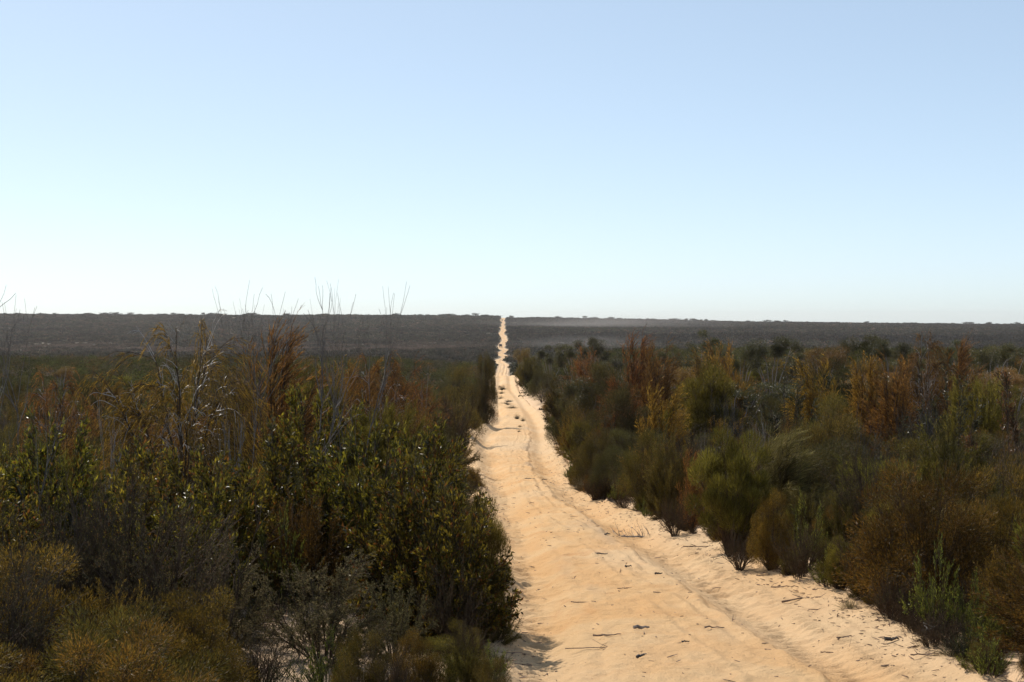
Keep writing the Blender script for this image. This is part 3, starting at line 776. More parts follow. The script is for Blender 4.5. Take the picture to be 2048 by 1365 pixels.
H('bright', 'seedling_shrub', 560, 1020, 16.2, 90, 'small bright green shrub above the grey fluffy bushes', cat='low shrub')
H('olive', 'broom_shrub', 720, 1265, 11.9, 120, 'knee-high olive shrub at the bottom edge, right of the yellow-green one', cat='low shrub')
H('brown', 'broom_shrub', 830, 1268, 12.1, 110, 'knee-high brown shrub on shaded sand at the bottom, left of the dry reddish undershrub', cat='low shrub')
H('wirylow', 'low_twiggy_shrub', 780, 1285, 11.8, 120, 'dry twigs on shaded sand between the two knee-high bottom shrubs', cat='low shrub')
H('wirylow', 'low_twiggy_shrub', 520, 1250, 12.2, 150, 'low dry twiggy shrub at the bottom between the brown broom and the yellow-green shrub', cat='low shrub')
# --- left, trees and dead saplings
H('weep', 'weeping_tree', 365, 622, 21.5, 330, 'weeping ochre tree with dark forked limbs and silvery bare twigs', 'tree', 'the weeping ochre tree')
H('weep', 'weeping_tree', 292, 752, 25.5, 130, 'lower russet weeping tree just left of the tall weeping ochre tree', 'tree')
H('weepred', 'weeping_tree', 120, 750, 29, 90, 'small dark red weeping tree near the left margin', 'tree', 'the small red tree')
H('plume', 'russet_shrub', 540, 668, 26.5, 110, 'tall russet feathery shrub below the left group of dead saplings', short='the tall russet shrub')
H('weepred', 'weeping_tree', 765, 716, 33, 80, 'rust-coloured drooping tree right of the leaning dead sapling', 'tree', 'the rust-coloured tree')
H('plume', 'russet_shrub', 812, 738, 36, 70, 'narrow orange feathery shrub beside the rust-coloured drooping tree')
H('ochreplume', 'ochre_shrub', 668, 742, 38, 80, 'small ochre feathery shrub behind the dead saplings', short='the small ochre shrub')
H('ochreplume', 'ochre_shrub', 715, 728, 48, 70, 'pale ochre shrub further back behind the dead saplings', short='the pale ochre shrub')
H('brown', 'broom_shrub', 830, 822, 27, 75, 'small round orange-brown broom shrub behind the left thicket')
H('green', 'green_shrub', 765, 822, 25, 85, 'small yellow-green needle shrub behind the left thicket')
H('green', 'green_shrub', 615, 738, 37, 90, 'fresh green needle shrub left of the small ochre shrub', short='the fresh green shrub')
H('sapling', 'dead_sapling', 520, 582, 24, 210, 'leafless sapling of thin stems against the sky, above the tall russet shrub', 'dead sapling', group='dead saplings against the sky', var=0)
H('sapling', 'dead_sapling', 490, 590, 24.6, 120, 'thinnest leafless sapling, leftmost of the group above the tall russet shrub', 'dead sapling', group='dead saplings against the sky', var=3)
H('sapling', 'dead_sapling', 632, 568, 22.5, 230, 'tall leafless sapling with a forked crown against the sky, left of the centre pair', 'dead sapling', group='dead saplings against the sky', var=1)
H('sapling', 'dead_sapling', 695, 573, 24, 150, 'straight leafless sapling with a narrow crown between the two wide dead saplings', 'dead sapling', group='dead saplings against the sky', var=2)
H('leaner', 'dead_sapling', 690, 568, 21.5, 240, 'leafless sapling whose trunk leans right to a wide fan of twigs against the sky', 'dead sapling', group='dead saplings against the sky', rot=-.3)
H('sapling', 'dead_sapling', 20, 582, 19.5, 200, 'leafless sapling against the sky at the left margin', 'dead sapling', group='dead saplings against the sky', var=3)
H('leaner', 'dead_sapling', 40, 735, 16.2, 200, 'silvery dead branch slanting up to the right at the left margin', 'dead sapling', rot=.2)
H('silver', 'dead_shrub', 205, 800, 19, 90, 'small silvery dead shrub left of the weeping ochre tree', 'dead shrub')
H('silver', 'dead_shrub', 455, 790, 20.5, 110, 'silvery dead shrub right of the weeping ochre trunk', 'dead shrub')
H('silver', 'dead_shrub', 852, 738, 34, 40, 'white bare stick of a dead shrub near the left of the track', 'dead shrub')
H('charred', 'dead_shrub', 775, 790, 26, 60, 'black burnt stems behind the left thicket', 'dead shrub')
H('charred', 'dead_shrub', 230, 800, 23, 120, 'dark burnt stems between the small red tree and the weeping ochre tree', 'dead shrub')
# --- left hedge along the track
H('olive', 'broom_shrub', 918, 732, 68, 95, 'big rounded olive broom shrub in the hedge at the left of the track', short='the rounded olive hedge shrub')
H('dark', 'broom_shrub', 950, 768, 84, 50, 'dark broom shrub below the rounded olive shrub, right against the track')
H('wiry', 'bare_shrub', 905, 775, 44, 110, 'greyish twiggy shrub left of the track-side hedge')
H('olive', 'broom_shrub', 892, 802, 45, 70, 'mid-size olive shrub where the left hedge meets the corrugated sand')
H('dark', 'broom_shrub', 850, 815, 38, 80, 'dark green shrub just behind the left thicket near the track')
H('dark', 'broom_shrub', 868, 842, 33, 60, 'low dark shrub overlooking the corrugated left bank')
H('olive', 'broom_shrub', 972, 712, 85, 44, 'small olive shrub at the left track edge beyond the rounded one')
H('dark', 'broom_shrub', 978, 714, 120, 26, 'dark shrub against the left track edge near the crest')
# --- right verge, far to near
H('olive', 'broom_shrub', 1048, 738, 200, 32, 'yellow-green shrub on the crest at the right side of the track')
H('green', 'green_shrub', 1062, 716, 150, 50, 'green shrub at the right side of the track just before the crest')
H('dark', 'broom_shrub', 1085, 738, 120, 52, 'grey-green shrub in the right hedge where the track narrows')
H('olive', 'broom_shrub', 1140, 748, 74, 100, 'rounded dark broom shrub at the right bend of the track', short='the rounded broom at the bend')
H('dark', 'broom_shrub', 1125, 800, 66, 60, 'dark shrub with its foot in the sand at the right bend of the track')
H('brown', 'broom_shrub', 1150, 822, 56, 66, 'brown shrub below the rounded broom at the right bend')
H('dark', 'broom_shrub', 1225, 778, 43, 145, 'wide dark umbrella-shaped broom shrub on bare dark stems, right of the bend', short='the dark umbrella-shaped broom')
H('olive', 'broom_shrub', 1185, 878, 36, 80, 'low olive shrub with reddish foot at the edge of the right verge')
H('dark', 'broom_shrub', 1235, 895, 33, 100, 'dark shrub over pale twigs at the edge of the right verge')
H('olive', 'broom_shrub', 1290, 860, 30, 100, 'green-brown shrub right of the dark verge shrub')
H('olive', 'broom_shrub', 1345, 885, 27.5, 100, 'upright grey-green shrub over the right verge, left of the feathery green shrub')
H('plume', 'russet_shrub', 1385, 905, 25.5, 60, 'rusty brown feathery shrub just left of the feathery green shrub')
H('green', 'green_shrub', 1462, 868, 22.5, 150, 'feathery bright olive-green shrub on a single dark trunk at the right verge', short='the feathery green shrub', rot=2.0, var=0)
H('wispy', 'wispy_shrub', 1560, 868, 24, 170, 'wispy wind-combed shrub with pale streaks, right of the feathery green shrub', short='the wispy shrub', rot=0)
H('olive', 'broom_shrub', 1640, 832, 26, 190, 'wide olive broom shrub behind the wispy shrub')
H('brown', 'broom_shrub', 1545, 985, 20.2, 90, 'small rust-brown shrub over the right verge below the wispy shrub')
H('bright', 'seedling_shrub', 1612, 985, 20.4, 90, 'fresh green leafy shrub with light tips above the small green broom', 'shrub')
H('green', 'green_shrub', 1682, 1075, 18.2, 75, 'small rounded green broom at the right edge of the sand', short='the small green broom')
H('wiry', 'bare_shrub', 1600, 1040, 19.2, 110, 'grey-brown twiggy shrub at the sand edge, left of the small green broom')
H('brown', 'broom_shrub', 1865, 935, 16.8, 310, 'very big rounded rust-brown broom shrub with fanning stems on the right', short='the big rounded brown broom', var=0)
H('brown', 'broom_shrub', 1995, 925, 17.6, 210, 'brown broom shrub behind the big rounded one at the right margin', short='the brown broom at the right margin', var=1)
H('brown', 'broom_shrub', 2035, 1105, 14.9, 170, 'ochre-brown rounded broom cut by the bottom of the right margin', var=2)
H('bright', 'seedling_shrub', 1872, 1085, 15.0, 75, 'slender bright green sapling shrub in front of the big rounded brown broom', 'shrub', sink=.0)
H('bright', 'seedling_shrub', 1945, 1145, 14.8, 60, 'small green leafy shrub between the two brown brooms at lower right', 'shrub')
H('wirylow', 'low_twiggy_shrub', 1790, 1130, 16.0, 150, 'dry grey twiggy undershrub left of the big rounded brown broom', 'low shrub')
H('wirylow', 'low_twiggy_shrub', 1905, 1205, 14.6, 160, 'dry twiggy undershrub on pale sand at the lower right', 'low shrub')
H('wiry', 'bare_shrub', 1745, 1040, 17.4, 120, 'grey twiggy shrub between the small green broom and the big brown one')
H('tuft', 'dry_tuft', 1700, 1180, 16.8, 60, 'dry tuft at the right edge of the sand under the small green broom', 'tuft')
H('wirylow', 'low_twiggy_shrub', 1480, 1052, 20.5, 110, 'pale twiggy undershrub around the trunk of the feathery green shrub', 'low shrub')
H('wirylow', 'low_twiggy_shrub', 1350, 985, 25.0, 90, 'pale twiggy undershrub on the right verge below the upright grey-green shrub', 'low shrub')
H('wirylow', 'low_twiggy_shrub', 1190, 938, 33.0, 80, 'pale twigs spreading on the sand under the low olive shrub', 'low shrub')
# --- right, middle distance
H('plume', 'russet_shrub', 1275, 678, 62, 105, 'tall russet feathery shrub swept by wind, the most orange on the right', short='the tall russet plume', var=0, rot=0)
H('plume', 'russet_shrub', 1320, 695, 58, 80, 'russet feathery shrub just right of the tallest russet one', rot=.2)
H('charred', 'dead_shrub', 1232, 680, 64, 24, 'dark bare stems just left of the tall russet plume', 'dead shrub')
H('ochreplume', 'ochre_shrub', 1325, 778, 37, 32, 'narrow ochre plume between the umbrella-shaped broom and the dark dead stems')
H('ochreplume', 'ochre_shrub', 1437, 690, 66, 54, 'rounded ochre shrub right of the tallest mallee', short='the rounded ochre shrub')
H('ochreplume', 'ochre_shrub', 1412, 708, 60, 40, 'pale ochre shrub below the tallest mallee')
H('ochreplume', 'ochre_shrub', 1450, 722, 54, 56, 'drooping ochre shrub below the rounded ochre one')
H('mallee', 'mallee_tree', 1402, 663, 88, 72, 'dense dark mallee crown standing highest right of the track', 'tree', 'the tallest mallee')
H('mallee', 'mallee_tree', 1178, 676, 112, 64, 'flat-topped mallee with see-through stems, nearest the track on the right', 'tree')
H('mallee', 'mallee_tree', 1148, 690, 105, 34, 'small mallee left of the flat-topped one', 'tree')
H('mallee', 'mallee_tree', 1102, 692, 130, 44, 'low mallee close to the track at the right', 'tree')
H('malleeochre', 'mallee_tree', 1040, 697, 170, 36, 'small mallee right beside the track at the crest', 'tree')
H('mallee', 'mallee_tree', 1545, 674, 76, 96, 'wide open mallee crown right of the rounded ochre shrub', 'tree', 'the wide open mallee')
H('mallee', 'mallee_tree', 1480, 690, 80, 56, 'mallee between the rounded ochre shrub and the wide open mallee', 'tree')
H('mallee', 'mallee_tree', 1352, 692, 82, 70, 'low mallee left of the tallest mallee', 'tree')
H('mallee', 'mallee_tree', 1722, 670, 80, 62, 'umbrella-shaped mallee above the dark green shrub on the right', 'tree')
H('mallee', 'mallee_tree', 1785, 680, 72, 70, 'mallee just right of the umbrella-shaped one', 'tree')
H('malleeochre', 'mallee_tree', 1640, 694, 70, 90, 'low brownish mallee left of the dark green shrub', 'tree')
H('mallee', 'mallee_tree', 1925, 682, 78, 52, 'small mallee near the right margin', 'tree')
H('mallee', 'mallee_tree', 2015, 687, 70, 84, 'brownish mallee at the right margin of the photo', 'tree')
H('mallee', 'mallee_tree', 1975, 694, 62, 60, 'low mallee left of the one at the right margin', 'tree')
H('dark', 'green_shrub', 1700, 698, 52, 50, 'dark green upright shrub below the umbrella-shaped mallee')
H('weepred', 'weeping_tree', 1850, 672, 44, 110, 'tall wispy russet tree towards the right, tips above the heath', 'tree', 'the tall wispy russet tree')
H('plume', 'russet_shrub', 1905, 690, 46, 90, 'russet shrub just right of the tall wispy russet tree')
H('plume', 'russet_shrub', 1785, 722, 42, 60, 'russet feathery shrub left of the tall wispy russet tree')
H('ochreplume', 'ochre_shrub', 1740, 722, 43, 50, 'ochre drooping shrub below the dark green upright shrub')
H('ochreplume', 'ochre_shrub', 1635, 728, 45, 70, 'ochre wind-combed shrub left of the dark green upright shrub')
H('glossy', 'glossy_shrub', 1572, 752, 36, 110, 'bare-stemmed shrub with brilliant white leaf glints', short='the glinting shrub')
H('glossy', 'glossy_shrub', 1905, 752, 34, 100, 'glossy-leaved shrub with scattered glints near the right', short='the scattered-glint shrub')
H('russetleaf', 'leafy_tree', 2035, 740, 26, 110, 'small red-leaved tree on forked dark stems at the right margin', 'tree', 'the red-leaved tree')
H('green', 'green_shrub', 1960, 765, 38, 66, 'soft grey-green shrub left of the red-leaved tree')
H('olive', 'broom_shrub', 1660, 790, 33, 90, 'olive shrub just right of the glinting shrub')
H('charred', 'dead_shrub', 1365, 740, 43, 60, 'tall dark dead stems right of the umbrella-shaped broom', 'dead shrub', 'the tall dark dead stems')
H('charred', 'dead_shrub', 1445, 770, 36, 90, 'dark bare branching stems above the feathery green shrub', 'dead shrub')
H('green', 'green_shrub', 1415, 735, 42, 70, 'tall thin green shrub between the dark dead stems')
H('silver', 'dead_shrub', 1455, 832, 28, 26, 'small white dead twigs above the feathery green shrub', 'dead shrub')
H('silver', 'dead_shrub', 1408, 850, 26, 24, 'pale dead stick poking up left of the feathery green shrub', 'dead shrub')
H('silver', 'dead_shrub', 1520, 820, 29, 74, 'silver dead branches below the glinting shrub', 'dead shrub')
H('charred', 'dead_shrub', 1720, 790, 30, 110, 'dark upright bare stems behind the big brown broom', 'dead shrub')
H('charred', 'dead_shrub', 1830, 780, 31, 110, 'tall burnt stems under the tall wispy russet tree', 'dead shrub')
H('wirygrey', 'dead_shrub', 1965, 830, 24, 120, 'grey drooping dead twigs left of the red-leaved tree stems', 'dead shrub')
H('olive', 'broom_shrub', 1905, 850, 22, 110, 'olive needle shrub between the big brown broom and the grey dead twigs')
H('wiry', 'bare_shrub', 1750, 880, 21.5, 140, 'leafless purple-brown shrub just behind the big rounded brown broom')
H('plume', 'russet_shrub', 1240, 762, 52, 60, 'dark red-brown shrub under the tall russet plume')
H('dark', 'broom_shrub', 1205, 728, 60, 55, 'dark green bushy shrub left of the tall russet plume')
H('plume', 'russet_shrub', 1168, 702, 78, 36, 'small rusty shrub below the flat-topped mallee')
# --- plants in the middle of the track
for px, py, wpx, hpx in ((1005, 782, 20, 16), (1002, 800, 18, 12), (1012, 812, 26, 10), (1024, 820, 30, 10), (1034, 842, 16, 16), (1046, 846, 14, 14), (1003, 752 + 38, 16, 9), (1038, 868, 10, 8), (1018, 806, 22, 7), (1040, 858, 12, 8), (1000, 775, 12, 7)):
    Y = hit(0, py); X = wx(px, Y)
    nm = place('tuft', 'track_tuft', X, Y, hpx / FPX * Y * .8, wpx / FPX * Y, 'low grey-green tuft growing on the crown of the sand track', 'tuft', 'tufts on the crown of the track', z=tz(X, Y))

# ------------------------------------------------------------------ the heath between them
KINDS = {   # key: (name, category, words, height range, width/height)
    'brown': ('broom_shrub', 'shrub', 'rust-brown broom shrub', (.7, 1.4), 1.25),
    'olive': ('broom_shrub', 'shrub', 'olive broom shrub', (.8, 1.6), 1.15),
    'green': ('green_shrub', 'shrub', 'green needle shrub', (.7, 1.5), .95),
    'dark': ('broom_shrub', 'shrub', 'dark green broom shrub', (.8, 1.6), 1.2),
    'leafy': ('leafy_shrub', 'shrub', 'broad-leaved shrub', (1.0, 1.6), 1.1),
    'glossy': ('glossy_shrub', 'shrub', 'glossy-leaved shrub', (1.2, 1.9), .9),
    'fluffy': ('fluffy_shrub', 'shrub', 'grey fluffy shrub', (.5, .9), 1.5),
    'plume': ('russet_shrub', 'shrub', 'russet feathery shrub', (1.1, 1.9), .75),
    'ochreplume': ('ochre_shrub', 'shrub', 'ochre feathery shrub', (.9, 1.6), .85),
    'wiry': ('bare_shrub', 'bare shrub', 'bare twiggy shrub', (.8, 1.5), 1.05),
    'wirygrey': ('dead_shrub', 'dead shrub', 'grey dead shrub', (.7, 1.2), 1.1),
    'charred': ('dead_shrub', 'dead shrub', 'burnt bare shrub', (1.1, 1.8), .7),
    'silver': ('dead_shrub', 'dead shrub', 'silvery dead shrub', (.8, 1.4), .8),
    'wispy': ('wispy_shrub', 'shrub', 'wispy wind-combed shrub', (.9, 1.5), 1.1),
    'wirylow': ('low_twiggy_shrub', 'low shrub', 'low dry twiggy shrub', (.3, .55), 1.8),
    'mallee': ('mallee_tree', 'tree', 'mallee tree', (2.2, 3.1), 1.15),
    'malleeochre': ('mallee_tree', 'tree', 'brownish mallee tree', (1.8, 2.6), 1.1),
    'weepred': ('weeping_tree', 'tree', 'red-brown drooping tree', (1.5, 2.3), .8),
}
rng = np.random.default_rng(2024)
pts = []
def free(X, Y, r):
    for (a, b, c, _) in HERO:
        if (a - X) ** 2 + (b - Y) ** 2 < (.55 * (c + r)) ** 2: return False
    for (a, b, c) in pts[-900:]:
        if (a - X) ** 2 + (b - Y) ** 2 < (.62 * (c + r)) ** 2: return False
    return True
def pick(zone, X, Y):
    keys, p = zone
    return keys[rng.choice(len(keys), p=np.array(p) / sum(p))]
ZL0 = (['leafy', 'brown', 'dark', 'olive', 'wiry', 'fluffy', 'wirylow', 'green', 'charred'], [4, 3, 1.5, 2.5, 2.2, 2.5, 1, 1, .6])
ZLN = (['brown', 'olive', 'wiry', 'wirylow', 'fluffy'], [5, 2, 2, 1.5, 1])
ZL1 = (['leafy', 'dark', 'olive', 'wiry', 'plume', 'green', 'brown', 'charred', 'silver', 'ochreplume', 'weepred', 'wirygrey'], [3, 6, 6, 2.6, .3, 4, 2.2, 1.0, .2, .6, .3, .3])
ZL2 = (['dark', 'olive', 'wiry', 'plume', 'green', 'brown', 'charred', 'malleeochre', 'ochreplume'], [8, 6, 1.2, .8, 3, 1.5, .8, .8, .8])
ZR0 = (['olive', 'brown', 'wiry', 'green', 'charred', 'dark', 'wirylow', 'wispy'], [4, 2.5, 2.5, 3.5, 1.2, 2.5, 1.5, 1.2])
ZR1 = (['dark', 'olive', 'wiry', 'plume', 'green', 'brown', 'charred', 'glossy', 'ochreplume', 'weepred', 'wirygrey', 'silver'], [5, 6.5, 3.2, .6, 3, 3, 2.8, 2.4, .8, .5, .8, .3])
ZR2 = (['dark', 'olive', 'wiry', 'plume', 'green', 'brown', 'mallee', 'malleeochre', 'ochreplume', 'glossy'], [4, 6, 2.2, .5, 2, 2, 5, 2, .9, 1.5])
CAP = {}
def fill(y0, y1, n, dmin_scale=1.0):
    k = 0; tries = 0
    while k < n and tries < n * 12:
        tries += 1
        Y = math.sqrt(rng.uniform(y0 ** 2, y1 ** 2)); X = rng.uniform(-.37, .37) * Y * 1.02 + rng.uniform(-1, 1)
        e0, e1 = float(edge_l(Y)), float(edge_r(Y))
        left = X < (e0 + e1) / 2
        pxx = 1024 + X / Y * 3000
        if left and Y < 16.2 and 380 < pxx < 900: continue
        if left and 19 < Y < 24 and rng.random() < .35: continue
        zone = (ZLN if left and Y < 13.2 else ZL0 if Y < 19 else ZL1 if Y < 48 else ZL2) if left else (ZR0 if Y < 24 else ZR1 if Y < 52 else ZR2)
        key = pick(zone, X, Y)
        nm, cat, words, hr, ar = KINDS[key]
        h = rng.uniform(*hr); 
        if Y > 50 and cat == 'shrub': h *= 1.15
        wd = h * ar * rng.uniform(.85, 1.2)
        m = wd * .42 + (.25 if Y < 30 else .0)
        if e0 - m < X < e1 + m: continue
        if not left and X - e1 < 1.0 and Y < 40 and h > .9: h *= .6; wd *= .7
        # keep the near thicket below the skyline the photo shows
        top_lim = 640 + (430 if Y < 13 else 330 if Y < 15.5 else 235 if Y < 21 else (195 if left else 178) if Y < 30 else (140 if left else 122) if Y < 45 else 80 if Y < 80 else 60)
        if not left and Y > 45: top_lim += 14
        if key in ('mallee', 'malleeochre', 'weepred', 'plume'): top_lim -= 12 if left else 8 if 'mallee' not in key else 16
        if not left and Y < 45: top_lim -= 6
        hm = float(zpx(top_lim, Y)) - gz(X, Y)
        if hm < .35: continue
        if h > hm: s_ = hm / h; h = hm; wd *= (s_ + 1) / 2
        if not free(X, Y, wd / 2 * dmin_scale): continue
        pts.append((X, Y, wd / 2)); k += 1
        # neighbour-based wording
        best = min(HERO, key=lambda q: ((q[0] - X) ** 2 + ((q[1] - Y) * .6) ** 2) - (100 if q[3].startswith('the ') else 0) * 0) if False else None
        hs = [q for q in HERO if q[3].startswith('the ')]
        q = min(hs, key=lambda q: (q[0] - X) ** 2 + ((q[1] - Y) * .5) ** 2)
        dx, dy = X - q[0], Y - q[1]
        rel = ('behind' if dy > 0 else 'in front of') if abs(dy) * .5 > abs(dx) else ('right of' if dx > 0 else 'left of')
        med = (hr[0] + hr[1]) / 2
        shape = 'broad ' if wd > h * ar * 1.04 else 'narrow ' if wd < h * ar * .93 else ''
        size = 'small' if h < med * .85 else 'tall' if h > med * 1.12 else 'mid-sized'
        dist = math.hypot(dx, dy)
        close = 'close ' if dist < 2.5 else '' if dist < 6 else 'well ' if dist < 14 else 'far '
        if Y < 50:
            lab = f'{size} {shape}{words} {close}{rel} {q[3]}'
        else:
            band = 'short of' if Y < 75 else 'near'
            lab = f'{size} {shape}{words} {close}{rel} {q[3]}'
            if len(lab.split()) < 12: lab += f', {band} the crest'
        grp = f'{words}s in the heath {"left" if left else "right"} of the track'
        place(key, nm, X, Y, h, wd, lab, cat, grp, rot=(rng.uniform(-.4, .4) if key in ('plume', 'ochreplume', 'wispy') else None))
fill(9.2, 13.5, 24, .8)
fill(13.5, 22, 100, .8)
fill(22, 36, 150, .85)
fill(36, 60, 190, .9)
fill(60, 105, 260, .9)
print('shrubs placed', len(pts) + len(HERO))

# low dry undershrubs and tufts fringing the sand
rng = np.random.default_rng(31)
def fringe(n, right, y0, y1):
    for k in range(n):
        Y = math.exp(rng.uniform(math.log(y0), math.log(y1)))
        X = float(edge_r(Y)) + rng.uniform(-.15, .85) if right else float(edge_l(Y)) - rng.uniform(-.05, .45)
        key = ['wirylow', 'wirylow', 'tuft', 'bright', 'olive', 'brown'][rng.integers(0, 6)]
        h = rng.uniform(.14, .42) if key in ('tuft', 'wirylow') else rng.uniform(.25, .55)
        wd = h * rng.uniform(1.2, 2.0) if key in ('tuft', 'wirylow') else h * rng.uniform(.8, 1.2)
        nm, word, cat = dict(wirylow=('low_twiggy_shrub', 'dry twiggy undershrub', 'low shrub'), tuft=('dry_tuft', 'dry grass tuft', 'tuft'),
                             bright=('seedling_shrub', 'green leafy seedling', 'low shrub'), olive=('low_broom', 'knee-high olive broom', 'low shrub'),
                             brown=('low_broom', 'knee-high brown broom', 'low shrub'))[key]
        side_ = 'right' if right else 'left'
        word = ('small ' if h < .26 else 'taller ' if h > .40 else '') + ('spreading ' if wd > h * 1.55 else 'upright ' if wd < h * 1.02 else '') + word
        hs = [q for q in HERO if q[3].startswith('the ')]
        q = min(hs, key=lambda q: (q[0] - X) ** 2 + ((q[1] - Y) * .5) ** 2)
        rel = 'beyond' if Y > q[1] else 'nearer than'
        place(key, nm, X, Y, h, wd, f'{word} at the {side_} sand edge, {rel} {q[3]}'.replace('dry twiggy undershrub', 'twiggy bush').replace('nearer than', 'before'), cat, f'{nm.replace("_", " ")}s along the {side_} sand edge')
fringe(165, True, 12.5, 50)
fringe(60, False, 11.4, 45)

# ------------------------------------------------------------------ uncountable growth
def in_track(X, Y, m=0.0):
    wv_ = weave(Y)
    return (X > edge_l(Y) + wv_ - m) & (X < edge_r(Y) + wv_ + m)
# ground cover: fine dry stalks, seedlings and twigs between the shrubs
rng = np.random.default_rng(77)
mb = MB()
def scatter(n, y0, y1, m, pw=2.0, half=.39):
    Y = (rng.random(n) * (y1 ** pw - y0 ** pw) + y0 ** pw) ** (1 / pw)
    X = rng.uniform(-half, half, n) * Y + rng.uniform(-1, 1, n)
    ok = ~in_track(X, Y, m)
    return X[ok], Y[ok]
X, Y = scatter(15000, 9, 110, .15, 1.7)
Z = base(X, Y) + .08
nclump = len(X)
per = 24
i = np.repeat(np.arange(nclump), per); n = len(i)
dd = np.minimum(np.abs(X - edge_l(Y)), np.abs(X - edge_r(Y)))
hgt = (rng.uniform(.12, .45, nclump) * (0.45 + .55 * smooth(dd, .2, 1.5)) * (1 + Y / 120))
D = nrm(rdir(rng, n) * .75 + np.array([0, 0, 1.0])); D[:, 2] = np.abs(D[:, 2])
P = np.stack([X[i], Y[i], Z[i]], -1) + rng.normal(size=(n, 3)) * np.array([.10, .10, 0])
cl = palette(rng, nclump, [(.09, .07, .045), (.06, .06, .03), (.15, .12, .085), (.10, .06, .035), (.05, .065, .02)], [3, 2, 2, 1.5, 1.5])
blades(mb, P, D, hgt[i] * rng.uniform(.5, 1.1, n), .006 + Y[i] * .0002, rng, cl[i] * rng.uniform(.6, 1.4, (n, 1)))
o = bpy.data.objects.new('ground_cover', mb.mesh('ground_cover', M['far'])); COL.objects.link(o)
tag(o, 'fine dry stalks and seedlings covering the sand between the shrubs', 'ground cover', kind='stuff')

# distant heath: every clump a small dome of leaf-sized faces
def clumps(X, Y, r, h, per, rng, cols, fs):
    n = len(X) * per; i = np.repeat(np.arange(len(X)), per)
    u_ = rdir(rng, n); u_[:, 2] = np.abs(u_[:, 2])
    q = (.55 + .5 * rng.random(n))[:, None]
    P = np.stack([X[i], Y[i], base(X, Y)[i]], -1) + u_ * q * np.stack([r[i], r[i], h[i]], -1)
    P[:, 2] += .12 * h[i]
    D = nrm(u_ * .5 + rdir(rng, n) * .8); S = perp(rng, D)
    L = (fs * r[i] * rng.uniform(.6, 1.4, n))[:, None]
    V = np.stack([P - S * L * .42 - D * L * .4, P + S * L * .42 - D * L * .4, P + D * L * .7], 1)
    return V, np.arange(n * 3).reshape(n, 3), np.clip(cols[i] * rng.uniform(.65, 1.4, (n, 1)), .003, .8)
rng = np.random.default_rng(91)
mb = MB()
X, Y = scatter(11000, 62, 320, .9, 1.85)
keep = np.ones(len(X), bool)
X, Y = X[keep], Y[keep]; n = len(X)
zo = fbm(X / 18, Y / 30, 3, 201)
left = X < 0
r = rng.uniform(.55, 1.2, n); h = r * rng.uniform(.8, 1.35, n) * np.where(left, 1.0, .85)
cc = palette(rng, n, [(.055, .058, .018), (.075, .070, .022), (.11, .075, .028), (.16, .10, .03), (.085, .095, .025), (.085, .072, .05)], [5, 4, 1.8, .8, 1.5, 2], .2)
V, F, c = clumps(X, Y, r, h, 240, rng, cc, .105); mb.add(V, F, c)
o = bpy.data.objects.new('middle_heath', mb.mesh('middle_heath', M['far'])); COL.objects.link(o)
tag(o, 'low mixed heath stretching over the crest beyond the separate shrubs', 'heath', kind='stuff')

mb = MB()
X, Y = scatter(76000, 300, 2120, 1.2, 1.25, .40); n = len(X)
zo = fbm(X / 90, Y / 170, 4, 301); z2 = fbm(X / 25, Y / 60, 3, 302)
r = rng.uniform(.8, 1.6, n) * (1 + Y / 1300)
ok = ~in_track(X, Y, .3 + r * .95); X, Y, r, zo, z2 = X[ok], Y[ok], r[ok], zo[ok], z2[ok]; n = len(X)
h = rng.uniform(.8, 1.7, n) * (1 + .6 * smooth(zo, 0, .5))
cc = palette(rng, n, [(.052, .050, .027), (.078, .065, .038), (.038, .042, .020), (.105, .070, .040)], [4, 3, 3, 1.5], .38)
gr = (1 - smooth(Y, 380, 700))[:, None]; cc = cc * (1 - gr) + cc * np.array([.95, 1.15, .8]) * gr
cc = cc * (1 + .6 * zo[:, None] + .45 * z2[:, None])
pg = (smooth(Y, 760, 850) * (1 - smooth(Y, 960, 1080)) * (1 - smooth(X, -60, 40)) * smooth(z2, -.25, .2))[:, None]     # pale grassy flat on the left
cc = cc * (1 - pg) + np.array([.17, .125, .085]) * rng.uniform(.6, 1.2, (n, 1)) * pg
h = h * (1 - .6 * pg[:, 0])
db = (smooth(Y, 1010, 1060) * (1 - smooth(Y, 1150, 1200)) * smooth(X, -20, 20))[:, None]    # taller dark belt on the right
h = h * (1 + 1.1 * db[:, 0]); cc = cc * (1 - .4 * db)
db2 = (smooth(Y, 560, 620) * (1 - smooth(Y, 700, 780)) * (1 - smooth(X, -30, 10)))[:, None]
h = h * (1 + .5 * db2[:, 0]); cc = cc * (1 - .25 * db2)
V, F, c = clumps(X, Y, r, h, 26, rng, cc, .42); mb.add(V, F, c)
o = bpy.data.objects.new('far_heath', mb.mesh('far_heath', M['far'])); COL.objects.link(o)
tag(o, 'grey-brown heath covering the valley and the far slope', 'heath', kind='stuff')

